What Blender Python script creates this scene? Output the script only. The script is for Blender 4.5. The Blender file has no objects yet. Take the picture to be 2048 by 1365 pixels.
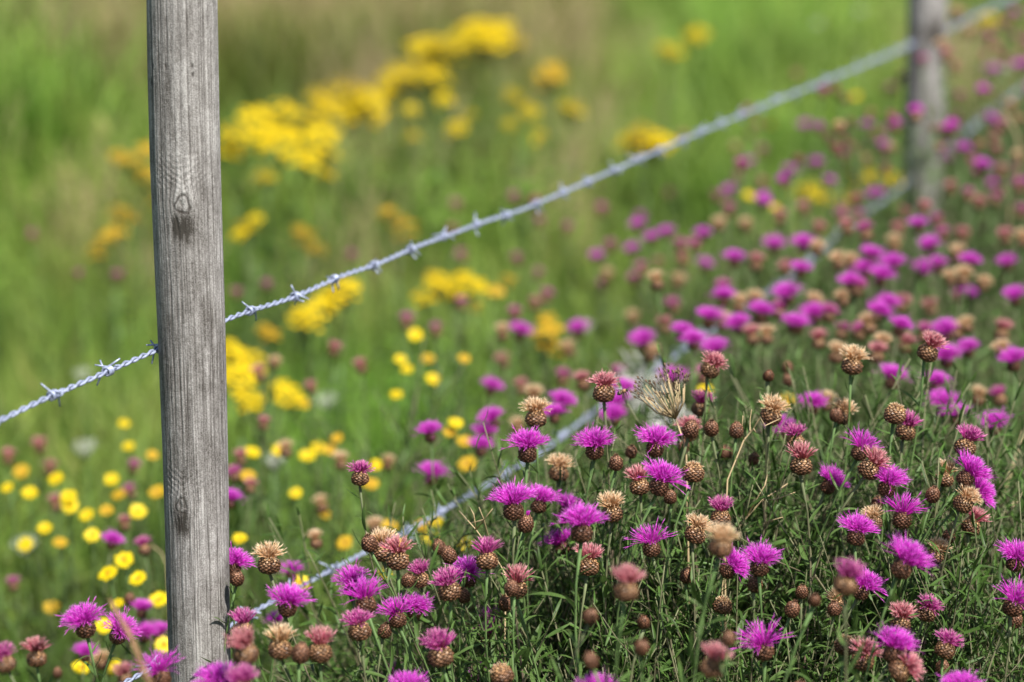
import bpy, math, random
import numpy as np
from mathutils import Vector, Matrix, Quaternion, noise
R = random.Random(7)
rad = math.radians
scene = bpy.context.scene
COL = scene.collection

# ------------------------------------------------------------------ camera, sky, sun, exposure
PITCH = rad(11.7); F = 2048 * 100 / 36.0; CAMH = 1.55
cam_d = bpy.data.cameras.new('camera'); cam_d.lens = 100; cam_d.sensor_width = 36
cam_d.clip_start = 0.05; cam_d.clip_end = 2000
cam_d.dof.use_dof = True; cam_d.dof.focus_distance = 3.02; cam_d.dof.aperture_fstop = 2.9
cam = bpy.data.objects.new('camera', cam_d); COL.objects.link(cam)
cam.location = (0, 0, CAMH); cam.rotation_euler = (math.pi / 2 - PITCH, 0, 0)
scene.camera = cam
SUN_EL, SUN_AZ = rad(54), rad(35)          # azimuth: to the right of straight behind the camera
sunv = Vector((math.sin(SUN_AZ) * math.cos(SUN_EL), -math.cos(SUN_AZ) * math.cos(SUN_EL), math.sin(SUN_EL)))
world = bpy.data.worlds.new('World'); scene.world = world; world.use_nodes = True
wn = world.node_tree.nodes; wl = world.node_tree.links
bg = wn['Background']; sky = wn.new('ShaderNodeTexSky'); sky.sky_type = 'NISHITA'; sky.sun_disc = False
sky.sun_elevation = SUN_EL; sky.sun_rotation = math.atan2(sunv.x, sunv.y)
wl.new(sky.outputs[0], bg.inputs[0]); bg.inputs[1].default_value = 0.066
sl = bpy.data.lights.new('sun', 'SUN'); sl.energy = 5.0; sl.angle = rad(0.5); sl.color = (1, 0.95, 0.87)
so = bpy.data.objects.new('sun', sl); COL.objects.link(so); so.rotation_euler = sunv.to_track_quat('Z', 'Y').to_euler()
scene.view_settings.view_transform = 'Standard'; scene.view_settings.look = 'None'
scene.view_settings.exposure = 0.76; scene.view_settings.gamma = 1
scene.render.engine = 'CYCLES'
scene.cycles.use_denoising = True
scene.cycles.max_bounces = 8; scene.cycles.diffuse_bounces = 3; scene.cycles.transmission_bounces = 4

FWD = Vector((0, math.cos(PITCH), -math.sin(PITCH))); RGT = Vector((1, 0, 0)); UPV = Vector((0, math.sin(PITCH), math.cos(PITCH)))
CAM = Vector((0, 0, CAMH))
def W(px, py, d):
    return CAM + d * (FWD + RGT * ((px - 1024) / F) - UPV * ((py - 682.5) / F))
def PX(p):
    v = Vector(p) - CAM; d = v.dot(FWD)
    return 1024 + F * v.dot(RGT) / d, 682.5 - F * v.dot(UPV) / d, d
def dz_at(py): return -math.sin(PITCH) - (py - 682.5) / F * math.cos(PITCH)
def depth_for(py, h): return (h - CAMH) / dz_at(py)
def fence_d(px): return 8820.0 / (3320.0 - px)
def fence_x(d): return 0.4036 * d - 1.55

# ------------------------------------------------------------------ mesh helpers
class MB:
    def __init__(s): s.v = []; s.f = []; s.t = []; s.m = []
    def vert(s, p, t=0.0): s.v.append(tuple(p)); s.t.append(t); return len(s.v) - 1
    def face(s, *i, m=0): s.f.append(i); s.m.append(m)
    def tube(s, pts, rads, n=6, ts=None, cap=True, m=0):
        pts = [Vector(p) for p in pts]; k = len(pts); rings = []
        tan = (pts[1] - pts[0]).normalized()
        a = tan.orthogonal().normalized()
        for i in range(k):
            if i == 0: t = pts[1] - pts[0]
            elif i == k - 1: t = pts[-1] - pts[-2]
            else: t = pts[i + 1] - pts[i - 1]
            if t.length < 1e-9: t = tan
            t.normalize(); a = (a - t * a.dot(t))
            if a.length < 1e-6: a = t.orthogonal()
            a.normalize(); b = t.cross(a)
            r = rads[i] if hasattr(rads, '__len__') else rads
            tv = ts[i] if ts else i / (k - 1)
            rings.append([s.vert(pts[i] + (a * math.cos(2 * math.pi * j / n) + b * math.sin(2 * math.pi * j / n)) * r, tv) for j in range(n)])
        for i in range(k - 1):
            for j in range(n):
                s.face(rings[i][j], rings[i][(j + 1) % n], rings[i + 1][(j + 1) % n], rings[i + 1][j], m=m)
        if cap:
            s.face(*rings[0][::-1], m=m); s.face(*rings[-1], m=m)
    def lathe(s, prof, n=16, t=0.0, m=0):
        rings = []
        for r, z in prof:
            if r < 1e-6: rings.append([s.vert((0, 0, z), t)])
            else: rings.append([s.vert((r * math.cos(2 * math.pi * j / n), r * math.sin(2 * math.pi * j / n), z), t) for j in range(n)])
        for A, B in zip(rings, rings[1:]):
            for j in range(n):
                a0, a1, b0, b1 = A[j % len(A)], A[(j + 1) % len(A)], B[j % len(B)], B[(j + 1) % len(B)]
                if len(A) == 1: s.face(a0, b1, b0, m=m)
                elif len(B) == 1: s.face(a0, a1, b0, m=m)
                else: s.face(a0, a1, b1, b0, m=m)
    def add(s, o, M, m=None):
        k = len(s.v)
        s.v += [tuple(M @ Vector(p)) for p in o.v]; s.t += o.t
        s.f += [tuple(i + k for i in f) for f in o.f]; s.m += (o.m if m is None else [m] * len(o.m))
    def mesh(s, name, mats, smooth=True):
        me = bpy.data.meshes.new(name); me.from_pydata(s.v, [], s.f)
        a = me.attributes.new('t', 'FLOAT', 'POINT'); a.data.foreach_set('value', s.t)
        for mm in (mats if isinstance(mats, (list, tuple)) else [mats]): me.materials.append(mm)
        me.polygons.foreach_set('material_index', s.m)
        if smooth: me.polygons.foreach_set('use_smooth', [True] * len(s.f))
        me.update(); return me
def ob(name, me, parent=None, M=None):
    o = bpy.data.objects.new(name, me); COL.objects.link(o)
    if parent: o.parent = parent
    if M is not None: o.matrix_local = M
    return o
def tag(o, label=None, cat=None, group=None, kind=None):
    if label: o['label'] = label
    if cat: o['category'] = cat
    if group: o['group'] = group
    if kind: o['kind'] = kind
    return o
def empty(name, loc):
    o = bpy.data.objects.new(name, None); COL.objects.link(o); o.location = loc; o.empty_display_size = 0.02
    return o
def frame(pos, z, roll=0.0, s=1.0):
    z = Vector(z).normalized(); q = Vector((0, 0, 1)).rotation_difference(z)
    return Matrix.Translation(pos) @ q.to_matrix().to_4x4() @ Matrix.Rotation(roll, 4, 'Z') @ Matrix.Diagonal((s, s, s, 1))

# ------------------------------------------------------------------ materials
def newmat(name):
    m = bpy.data.materials.new(name); m.use_nodes = True
    n = m.node_tree.nodes; l = m.node_tree.links
    return m, n, l, n['Principled BSDF'], n['Material Output']
def ramp(n, stops):
    r = n.new('ShaderNodeValToRGB'); e = r.color_ramp.elements
    while len(e) < len(stops): e.new(0.5)
    for x, (p, c) in zip(e, stops): x.position = p; x.color = (*c, 1)
    return r
def t_mat(name, stops, rough=0.6, trans=0.0, vary=0.35, spec=0.3, tint=None, noise_s=0.0, back=None):
    """colour runs along attribute t; every island (scale, petal, blade) a little lighter or darker"""
    m, n, l, bs, out = newmat(name)
    at = n.new('ShaderNodeAttribute'); at.attribute_name = 't'
    rp = ramp(n, stops); l.new(at.outputs['Fac'], rp.inputs[0])
    ge = n.new('ShaderNodeNewGeometry')
    mr = n.new('ShaderNodeMapRange'); mr.inputs[3].default_value = 1 - vary; mr.inputs[4].default_value = 1 + vary
    l.new(ge.outputs['Random Per Island'], mr.inputs[0])
    mul = n.new('ShaderNodeVectorMath'); mul.operation = 'SCALE'
    l.new(rp.outputs[0], mul.inputs[0]); l.new(mr.outputs[0], mul.inputs['Scale'])
    col = mul.outputs[0]
    if noise_s:
        tc = n.new('ShaderNodeTexCoord'); nz = n.new('ShaderNodeTexNoise'); nz.inputs['Scale'].default_value = noise_s
        l.new(tc.outputs['Object'], nz.inputs['Vector'])
        m2 = n.new('ShaderNodeMapRange'); m2.inputs[1].default_value = 0.3; m2.inputs[2].default_value = 0.7; m2.inputs[3].default_value = 0.7; m2.inputs[4].default_value = 1.3
        l.new(nz.outputs[0], m2.inputs[0]); k = n.new('ShaderNodeVectorMath'); k.operation = 'SCALE'
        l.new(col, k.inputs[0]); l.new(m2.outputs[0], k.inputs['Scale']); col = k.outputs[0]
    if tint:   # instanced grass: dryness and brightness of the tuft
        a = n.new('ShaderNodeAttribute'); a.attribute_type = 'INSTANCER'; a.attribute_name = 'dry'
        mx = n.new('ShaderNodeMix'); mx.data_type = 'RGBA'; mx.inputs['B'].default_value = (*tint, 1)
        l.new(a.outputs['Fac'], mx.inputs['Factor']); l.new(col, mx.inputs['A'])
        b = n.new('ShaderNodeAttribute'); b.attribute_type = 'INSTANCER'; b.attribute_name = 'lum'
        k = n.new('ShaderNodeVectorMath'); k.operation = 'SCALE'
        l.new(mx.outputs['Result'], k.inputs[0]); l.new(b.outputs['Fac'], k.inputs['Scale']); col = k.outputs[0]
    l.new(col, bs.inputs['Base Color'])
    bs.inputs['Roughness'].default_value = rough; bs.inputs['Specular IOR Level'].default_value = spec
    if trans:
        tr = n.new('ShaderNodeBsdfTranslucent'); ms = n.new('ShaderNodeMixShader'); ms.inputs[0].default_value = trans
        l.new(col, tr.inputs[0]); l.new(bs.outputs[0], ms.inputs[1]); l.new(tr.outputs[0], ms.inputs[2]); l.new(ms.outputs[0], out.inputs[0])
    return m
M_leaf = t_mat('leaf_green', [(0, (.075, .125, .034)), (.8, (.09, .16, .038)), (1, (.12, .10, .05))], .5, .3, .3, .3, noise_s=60)
M_stem = t_mat('stem_green', [(0, (.12, .12, .06)), (.55, (.10, .14, .05)), (1, (.085, .15, .045))], .6, 0, .25, .3, noise_s=40)
M_stem_p = t_mat('stem_purple', [(0, (.17, .12, .08)), (.7, (.17, .12, .09)), (1, (.11, .14, .06))], .6, 0, .25, .3, noise_s=40)
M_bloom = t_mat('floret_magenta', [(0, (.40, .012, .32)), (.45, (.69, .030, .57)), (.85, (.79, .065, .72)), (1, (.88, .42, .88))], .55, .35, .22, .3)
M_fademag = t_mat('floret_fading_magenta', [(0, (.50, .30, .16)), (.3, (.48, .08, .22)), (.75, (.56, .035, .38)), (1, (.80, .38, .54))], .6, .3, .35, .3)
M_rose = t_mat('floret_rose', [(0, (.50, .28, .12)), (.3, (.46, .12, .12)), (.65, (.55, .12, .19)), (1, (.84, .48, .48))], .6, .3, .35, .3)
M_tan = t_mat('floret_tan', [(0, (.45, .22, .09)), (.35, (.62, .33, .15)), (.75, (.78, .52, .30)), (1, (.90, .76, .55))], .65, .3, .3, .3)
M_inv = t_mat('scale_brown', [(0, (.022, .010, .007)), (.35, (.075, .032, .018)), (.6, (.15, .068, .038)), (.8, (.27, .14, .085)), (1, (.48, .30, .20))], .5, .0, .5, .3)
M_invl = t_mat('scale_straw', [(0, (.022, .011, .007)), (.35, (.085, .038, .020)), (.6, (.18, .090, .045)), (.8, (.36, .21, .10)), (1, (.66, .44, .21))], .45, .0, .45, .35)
M_yel = t_mat('petal_yellow', [(0, (.52, .27, .005)), (.3, (.68, .50, .005)), (1, (.74, .59, .008))], .5, .3, .18, .3)
M_yeld = t_mat('petal_dull_yellow', [(0, (.35, .18, .02)), (.3, (.52, .32, .015)), (1, (.58, .38, .02))], .6, .3, .2, .3)
M_white = t_mat('petal_white', [(0, (.5, .55, .4)), (1, (.75, .76, .70))], .6, .3, .2, .3)
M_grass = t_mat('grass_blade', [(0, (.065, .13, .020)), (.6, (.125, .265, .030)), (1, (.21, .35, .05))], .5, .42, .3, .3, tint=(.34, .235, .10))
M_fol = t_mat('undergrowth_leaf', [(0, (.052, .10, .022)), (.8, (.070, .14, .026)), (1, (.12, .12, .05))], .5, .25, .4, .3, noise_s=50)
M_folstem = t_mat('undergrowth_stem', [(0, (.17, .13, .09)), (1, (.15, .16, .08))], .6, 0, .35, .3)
M_straw = t_mat('straw', [(0, (.38, .29, .16)), (1, (.56, .43, .25))], .7, .15, .3, .3)
M_seed = t_mat('seed_dark', [(0, (.05, .035, .025)), (1, (.16, .11, .07))], .8, 0, .4, .2)
M_rust = t_mat('seed_rust', [(0, (.40, .24, .12)), (1, (.55, .33, .20))], .7, .3, .3, .3)

def m_ground():
    m, n, l, bs, out = newmat('meadow_ground')
    tc = n.new('ShaderNodeTexCoord'); nz = n.new('ShaderNodeTexNoise'); nz.inputs['Scale'].default_value = 1.2; nz.inputs['Detail'].default_value = 10
    l.new(tc.outputs['Object'], nz.inputs[0]); r = ramp(n, [(.3, (.035, .05, .015)), (.5, (.06, .09, .025)), (.7, (.12, .13, .05))])
    l.new(nz.outputs[0], r.inputs[0]); l.new(r.outputs[0], bs.inputs['Base Color']); bs.inputs['Roughness'].default_value = .95
    bp = n.new('ShaderNodeBump'); bp.inputs['Strength'].default_value = .6; n2 = n.new('ShaderNodeTexNoise'); n2.inputs['Scale'].default_value = 25; n2.inputs['Detail'].default_value = 6
    l.new(tc.outputs['Object'], n2.inputs[0]); l.new(n2.outputs[0], bp.inputs['Height']); l.new(bp.outputs[0], bs.inputs['Normal'])
    return m
def m_metal():
    m, n, l, bs, out = newmat('galvanised_steel')
    tc = n.new('ShaderNodeTexCoord'); nz = n.new('ShaderNodeTexNoise'); nz.inputs['Scale'].default_value = 220; nz.inputs['Detail'].default_value = 4
    l.new(tc.outputs['Object'], nz.inputs[0]); r = ramp(n, [(.3, (.21, .24, .33)), (.5, (.34, .38, .53)), (.7, (.46, .51, .68))])
    l.new(nz.outputs[0], r.inputs[0]); l.new(r.outputs[0], bs.inputs['Base Color']); bs.inputs['Metallic'].default_value = .35; bs.inputs['Roughness'].default_value = .5
    return m
def m_wood():
    m, n, l, bs, out = newmat('weathered_wood')
    tn = n.new('ShaderNodeAttribute'); tn.attribute_name = 'tone'; ck = n.new('ShaderNodeAttribute'); ck.attribute_name = 'crack'
    r = ramp(n, [(0, (.05, .044, .038)), (.35, (.165, .153, .145)), (.65, (.285, .270, .262)), (1, (.48, .462, .45))])
    tc = n.new('ShaderNodeTexCoord'); mp = n.new('ShaderNodeMapping'); mp.inputs['Scale'].default_value = (420, 420, 22); l.new(tc.outputs['Object'], mp.inputs[0])
    nz = n.new('ShaderNodeTexNoise'); nz.inputs['Scale'].default_value = 1; nz.inputs['Detail'].default_value = 5; l.new(mp.outputs[0], nz.inputs[0])
    nb = n.new('ShaderNodeTexNoise'); nb.inputs['Scale'].default_value = 700; nb.inputs['Detail'].default_value = 3; l.new(tc.outputs['Object'], nb.inputs[0])
    ad = n.new('ShaderNodeMath'); ad.operation = 'MULTIPLY_ADD'; ad.inputs[1].default_value = .75; l.new(nz.outputs[0], ad.inputs[0]); l.new(tn.outputs['Fac'], ad.inputs[2])
    ad2 = n.new('ShaderNodeMath'); ad2.operation = 'MULTIPLY_ADD'; ad2.inputs[1].default_value = 1.1; l.new(nb.outputs[0], ad2.inputs[0]); l.new(ad.outputs[0], ad2.inputs[2])
    sb = n.new('ShaderNodeMath'); sb.operation = 'SUBTRACT'; sb.inputs[1].default_value = .95; l.new(ad2.outputs[0], sb.inputs[0])
    l.new(sb.outputs[0], r.inputs[0])
    mx = n.new('ShaderNodeMix'); mx.data_type = 'RGBA'; mx.inputs['B'].default_value = (.028, .022, .018, 1)
    l.new(ck.outputs['Fac'], mx.inputs['Factor']); l.new(r.outputs[0], mx.inputs['A']); l.new(mx.outputs['Result'], bs.inputs['Base Color'])
    bs.inputs['Roughness'].default_value = .85; bs.inputs['Specular IOR Level'].default_value = .25
    bp = n.new('ShaderNodeBump'); bp.inputs['Strength'].default_value = .55; bp.inputs['Distance'].default_value = .0012
    l.new(ad2.outputs[0], bp.inputs['Height']); l.new(bp.outputs[0], bs.inputs['Normal'])
    return m
M_ground, M_metal, M_wood = m_ground(), m_metal(), m_wood()
def simple(name, c, rough=.6, **k):
    m, n, l, bs, out = newmat(name); bs.inputs['Roughness'].default_value = rough
    tc = n.new('ShaderNodeTexCoord'); nz = n.new('ShaderNodeTexNoise'); nz.inputs['Scale'].default_value = k.get('s', 300)
    l.new(tc.outputs['Object'], nz.inputs[0]); r = ramp(n, [(.3, tuple(x * .7 for x in c)), (.7, tuple(min(1, x * 1.25) for x in c))])
    l.new(nz.outputs[0], r.inputs[0]); l.new(r.outputs[0], bs.inputs['Base Color']); return m
M_wool = simple('sheep_wool', (.62, .62, .58), .9, s=200)

# ------------------------------------------------------------------ ground
def make_ground():
    mb = MB(); xs = [-400, -100, -30] + [i * .5 for i in range(-24, 25)] + [30, 100, 400]
    ys = [-400, -100, -20] + [i * .6 for i in range(-5, 50)] + [45, 80, 150, 400]
    idx = [[mb.vert((x, y, (noise.noise(Vector((x * .5, y * .5, 0))) * .04 if abs(x) < 13 and -4 < y < 32 else 0)), 0) for x in xs] for y in ys]
    for j in range(len(ys) - 1):
        for i in range(len(xs) - 1): mb.face(idx[j][i], idx[j][i + 1], idx[j + 1][i + 1], idx[j + 1][i])
    tag(ob('ground', mb.mesh('ground', M_ground)), kind='structure')
make_ground()

# ------------------------------------------------------------------ fence posts
def vnoise(u, v, seed):
    rs = np.random.RandomState(seed); g = rs.rand(256, 256)
    u = u + 1000; v = v + 1000
    iu = np.floor(u).astype(int); iv = np.floor(v).astype(int); fu = u - iu; fv = v - iv
    fu = fu * fu * (3 - 2 * fu); fv = fv * fv * (3 - 2 * fv)
    a = g[iu % 256, iv % 256]; b = g[(iu + 1) % 256, iv % 256]; c = g[iu % 256, (iv + 1) % 256]; d = g[(iu + 1) % 256, (iv + 1) % 256]
    return (a * (1 - fu) + b * fu) * (1 - fv) + (c * (1 - fu) + d * fu) * fv
def make_post(name, centre_of, radius_of, top, N, Mr, knots, pits, seed, label, ncrack=26):
    """knots: (angle, height, radius); angle 0 faces the camera, positive to the right"""
    rs = np.random.RandomState(seed)
    th = np.linspace(-math.pi, math.pi, N, endpoint=False); zz = np.linspace(0, top, Mr)
    T, Z = np.meshgrid(th, zz)
    Rr = np.interp(Z, [a for a, b in radius_of], [b for a, b in radius_of])
    r0 = .036; U = T * r0; V = Z.copy()
    Ud = U + (vnoise(U * 6, V * 2, seed) - .5) * .006
    knotm = np.zeros_like(U); stain = np.zeros_like(U); ring = np.zeros_like(U); bulge = np.zeros_like(U); wave = np.zeros_like(U)
    for ka, kz, kr in knots:
        du = U - ka * r0; dv = (V - kz) * .7
        q = np.sqrt(du ** 2 + dv ** 2)
        Ud = Ud - du * np.clip((kr * 1.3) ** 2 / (q ** 2 + kr ** 2 * .8), 0, .7) * np.exp(-(q / (kr * 2.2)) ** 2)
        qi = np.sqrt(du ** 2 + ((V - kz) * .8) ** 2) / kr
        knotm = np.maximum(knotm, np.exp(-((qi - 1.0 - .15 * np.sin(np.arctan2(du, V - kz) * 3 + 1)) / .16) ** 2)); ring = ring + np.where(qi < 1, .5 + .5 * np.sin(qi * 16), 0)
        bulge += .0014 * np.exp(-(q / (kr * 2.4)) ** 2) - .0012 * np.exp(-(qi / .7) ** 2)
        sv = (V - (kz - kr * 3.2)); stain = np.maximum(stain, np.exp(-(du / (kr * 1.7)) ** 2 - (sv / (kr * 2.4)) ** 2))
        wv = V - (kz + kr * 4.2); env = np.exp(-(wv / (kr * 2.6)) ** 2) * np.exp(-(du / (kr * 4.5)) ** 2)
        wave += env * np.sin((V * 900 - np.abs(du) * 700 + vnoise(U * 120, V * 60, seed + 9) * 5))
    grain = vnoise(Ud * 1300, V * 9, seed + 1) * .65 + vnoise(Ud * 600, V * 6, seed + 2) * .35
    blot = vnoise(U * 26, V * 11, seed + 3); blot2 = vnoise(U * 95, V * 60, seed + 4)
    tone = .56 + (grain - .5) * .5 + (blot - .5) * .3 + (blot2 - .5) * .25 + (vnoise(U * 420, V * 260, seed + 12) - .5) * .22 - stain * .8 * (.6 + .8 * vnoise(U * 300, V * 120, seed + 6)) - ring * .08 + wave * .05
    tone = tone + (V - .95) * .10 - .12 * np.exp(-((V - .96) / .05) ** 2)
    crack = np.zeros_like(U)
    for i in range(ncrack):
        u0 = rs.uniform(-math.pi, math.pi) * r0 if i > 32 else (rs.uniform(-1.45, 1.45)) * r0
        z0 = rs.uniform(0, top); L = rs.uniform(.12, .55); w = rs.uniform(.0003, .0006)
        env = np.clip(1 - (np.abs(V - z0) / L) ** 2, 0, 1)
        du = Ud - u0 - (vnoise(V * 20, V * 0 + i, seed + 20) - .5) * .002
        crack = np.maximum(crack, np.exp(-(du / (w * (0.5 + env))) ** 2) * np.clip(env * 3, 0, 1) * rs.uniform(.3, .85) * (.6 + .6 * vnoise(V * 40, V * 0 + i * 3, seed + 21)))
    fine = np.clip((vnoise(Ud * 1100, V * 9, seed + 5) - .84) * 7, 0, .6); crack = np.maximum(crack, fine * 1.3)
    crack = np.maximum(crack, knotm * (.5 + .6 * vnoise(U * 200, V * 200, seed + 8)))
    for pa, pz, pr in pits:
        crack = np.maximum(crack, np.exp(-((U - pa * r0) / pr) ** 2 - ((V - pz) / (pr * 2.2)) ** 2))
    disp = bulge - crack * .0008 + (grain - .5) * .0007 + wave * .0003 + (vnoise(U * 14, V * 5, seed + 7) - .5) * .003
    rr = Rr + disp
    cx = np.interp(Z, [c[0] for c in centre_of], [c[1] for c in centre_of]); cy = np.interp(Z, [c[0] for c in centre_of], [c[2] for c in centre_of])
    x0, y0 = float(cx[0, 0]), float(cy[0, 0])
    X = cx - x0 + rr * np.sin(T); Y = cy - y0 - rr * np.cos(T)
    co = np.stack([X, Y, Z], -1).reshape(-1, 3)
    j, i = np.meshgrid(np.arange(Mr - 1), np.arange(N), indexing='ij'); i2 = (i + 1) % N
    faces = np.stack([j * N + i, j * N + i2, (j + 1) * N + i2, (j + 1) * N + i], -1).reshape(-1, 4)
    co = np.vstack([co, [[X[-1].mean(), Y[-1].mean(), top + .004]]]); c = len(co) - 1
    tops = [((Mr - 1) * N + k, (Mr - 1) * N + (k + 1) % N, c) for k in range(N)]
    me = bpy.data.meshes.new(name)
    me.from_pydata(co.tolist(), [], faces.tolist() + tops)
    for an, arr in (('tone', tone), ('crack', crack)):
        a = me.attributes.new(an, 'FLOAT', 'POINT'); a.data.foreach_set('value', np.append(arr.reshape(-1), .3).astype(np.float32))
    me.materials.append(M_wood); me.polygons.foreach_set('use_smooth', [True] * len(me.polygons)); me.update()
    root = empty('fence_post', (x0, y0, 0)); tag(root, label, 'fence post', 'round wooden fence posts')
    ob('shaft', me, root)
    return root
def vert_plane(px, py, Y):      # the point of the vertical plane y=Y behind a pixel
    v = FWD + RGT * ((px - 1024) / F) - UPV * ((py - 682.5) / F)
    return CAM + v * (Y / v.y)
P1Y = W(382, 668, 3.0).y
def post_tables(rows, Y):
    C = []; Rd = []
    for py, xl, xr in rows:
        a = vert_plane((xl + xr) / 2, py, Y); dd = PX(a)[2]
        C.append((a.z, a.x, a.y)); Rd.append((a.z, (xr - xl) / 2 / F * dd))
    C.sort(); Rd.sort(); (z0, x0, y0), (z1, x1, y1) = C[0], C[-1]
    k = (x1 - x0) / (z1 - z0)
    C = [(0, x0 - k * z0, y0)] + C + [(2, x1 + k * (2 - z1), y1)]
    return C, Rd
def ang(px, py, C, Rd):
    a = vert_plane(px, py, P1Y - .036); cx = np.interp(a.z, [c[0] for c in C], [c[1] for c in C]); r = np.interp(a.z, [c[0] for c in Rd], [c[1] for c in Rd])
    return float(math.asin(max(-.98, min(.98, (a.x - cx) / r)))), float(a.z)
C1, Rd1 = post_tables([(0, 294, 433), (330, 302, 440), (640, 316, 450), (950, 327, 456), (1300, 338, 463)], P1Y)
k1 = ang(365, 410, C1, Rd1); k2 = ang(362, 1015, C1, Rd1)
pits = [(*ang(x, y, C1, Rd1), .0015) for x, y in ((303, 135), (330, 133), (384, 133), (300, 168), (385, 150))]
make_post('near_post', C1, Rd1, 1.42, 300, 900, [(k1[0], k1[1], .0074), (k2[0], k2[1], .0064)], pits, 11,
          'near weathered grey wooden fence post with two knots, in sharp focus', 44)
P2Y = W(1850, 95, 6.0).y
C2, Rd2 = post_tables([(0, 1816, 1895), (200, 1810, 1890), (400, 1806, 1880)], P2Y)
make_post('far_post', C2, Rd2, 1.4, 90, 220, [(.3, 1.0, .009)], [], 31, 'far blurred wooden fence post behind the knapweed near the right edge', 14)
def out_post(d, seed, label):
    x = fence_x(d); y = d / math.cos(PITCH) * .985
    make_post('end_post', [(0, x, y), (2, x, y)], [(0, .037), (2, .036)], 1.4, 60, 120, [], [], seed, label, 10)
    return x, y

# ------------------------------------------------------------------ barbed wire
def wire_mid(pts, Y0x, sagnext):
    w = [W(px, py, fence_d(px) + .035) for px, py in pts]
    return w
def resample(P, step):
    out = [P[0].copy()]; 
    # Catmull-Rom through the measured points
    Q = [P[0] * 2 - P[1]] + P + [P[-1] * 2 - P[-2]]; dense = []
    for i in range(1, len(Q) - 2):
        a, b, c, d = Q[i - 1], Q[i], Q[i + 1], Q[i + 2]; n = max(2, int((c - b).length / .01))
        for k in range(n):
            t = k / n
            dense.append(.5 * ((2 * b) + (c - a) * t + (2 * a - 5 * b + 4 * c - d) * t * t + (3 * b - a - 3 * c + d) * t ** 3))
    dense.append(P[-1]); L = [0]
    for a, b in zip(dense, dense[1:]): L.append(L[-1] + (b - a).length)
    res = []; j = 0; s = 0
    while s < L[-1]:
        while L[j + 1] < s: j += 1
        f = (s - L[j]) / max(1e-9, L[j + 1] - L[j]); res.append(dense[j].lerp(dense[j + 1], f)); s += step
    return res
def barb_mesh(seed):
    r = random.Random(seed); mb = MB()
    for w in range(2):     # two short wires, each wound round the cable with two cut points left standing
        ph = w * math.pi * .55 + r.uniform(-.2, .2); turns = 2.0; x0 = (w - .5) * .0052; rr = .0044; pts = []
        n = 20
        for i in range(n + 1):
            a = ph + 2 * math.pi * turns * i / n
            pts.append(Vector((x0 + (i / n - .5) * .0046, math.cos(a) * rr, math.sin(a) * rr)))
        t0 = (pts[0] - pts[1]).normalized(); t1 = (pts[-1] - pts[-2]).normalized(); L = r.uniform(.0095, .0130)
        lean = r.uniform(-.5, .5)
        e0 = pts[0] + (t0 + Vector((-.35 + lean * .4, 0, 0)) + pts[0].normalized() * .15) * L; e1 = pts[-1] + (t1 + Vector((.35 + lean * .4, 0, 0)) + pts[-1].normalized() * .15) * L
        path = [e0, pts[0].lerp(e0, .5)] + pts + [pts[-1].lerp(e1, .5), e1]
        mb.tube(path, [.0009, .00105] + [.00115] * (n + 1) + [.00105, .0009], 6)
    return mb.mesh('barb', M_metal)
BARBS = [barb_mesh(i) for i in range(5)]
def make_wire(pix, name, label, barb_start, seed, ends):
    P = [W(px, py, fence_d(px) + (.068 if name == 'upper' else .14)) for px, py in pix]
    P = [ends[0], P[0] + (P[0] - P[2]).normalized() * .35, P[0] + (P[0] - P[2]).normalized() * .1] + P + [ends[1]]
    C = resample(P, .0032); r = random.Random(seed)
    root = empty('barbed_wire', C[0]); tag(root, label, 'barbed wire', 'barbed wire strands of the fence'); o0 = C[0]
    up = Vector((0, 0, 1)); rings = [[], []]
    for i, p in enumerate(C):
        t = (C[min(i + 1, len(C) - 1)] - C[max(i - 1, 0)]).normalized(); a = t.cross(up).normalized(); b = a.cross(t)
        ph = 2 * math.pi * i * .0032 / .036 + .6 * math.sin(i * .011)
        for k in range(2):
            rings[k].append(p - o0 + (a * math.cos(ph + k * math.pi) + b * math.sin(ph + k * math.pi)) * .00165)
    for k in range(2):
        mb = MB(); mb.tube(rings[k], .00155, 6); ob('strand', mb.mesh('strand', M_metal), root)
    # barbs every 11 cm
    s = 0; Ls = [0]
    for a, b in zip(C, C[1:]): Ls.append(Ls[-1] + (b - a).length)
    # offset so that one barb stands where the photograph has it
    bi = min(range(len(C)), key=lambda i: abs(PX(C[i])[0] - barb_start) if PX(C[i])[2] > 1 else 1e9)
    st = Ls[bi] % .108; pos = st; i = 0
    while pos < Ls[-1]:
        while i < len(Ls) - 2 and Ls[i] < pos: i += 1
        p = C[i]; t = (C[i + 1] - C[i - 1]).normalized() if i > 0 else (C[1] - C[0]).normalized()
        x, y, d = PX(p)
        if d > 1.8 and -250 < x < 2300:
            q = Vector((1, 0, 0)).rotation_difference(t)
            Mx = Matrix.Translation(p - o0) @ q.to_matrix().to_4x4() @ Matrix.Rotation(r.uniform(0, 6.28), 4, 'X')
            ob('barb', BARBS[r.randrange(5)], root, Mx)
        pos += .108 + r.uniform(-.004, .004)
    return root, C
up_pix = [(0, 841), (85, 800), (195, 752), (305, 704), (450, 641), (507, 620), (588, 594), (682, 553), (757, 527), (832, 494), (903, 468), (970, 443), (1027, 425), (1095, 398), (1340, 291), (1480, 231), (1640, 166), (1815, 94), (1900, 57), (2000, 8), (2120, -50)]
lo_pix = [(120, 1425), (250, 1365), (300, 1338), (465, 1250), (520, 1217), (640, 1152), (720, 1110), (800, 1070), (905, 1010), (1040, 930), (1110, 884), (1190, 822), (1290, 755), (1430, 655), (1600, 540), (1690, 455), (1785, 388), (1900, 292), (2100, 150)]
xa, ya = -1.50, -.02
xb, yb = out_post(9.0, 55, 'third wooden fence post beyond the right edge of the view')
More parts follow.
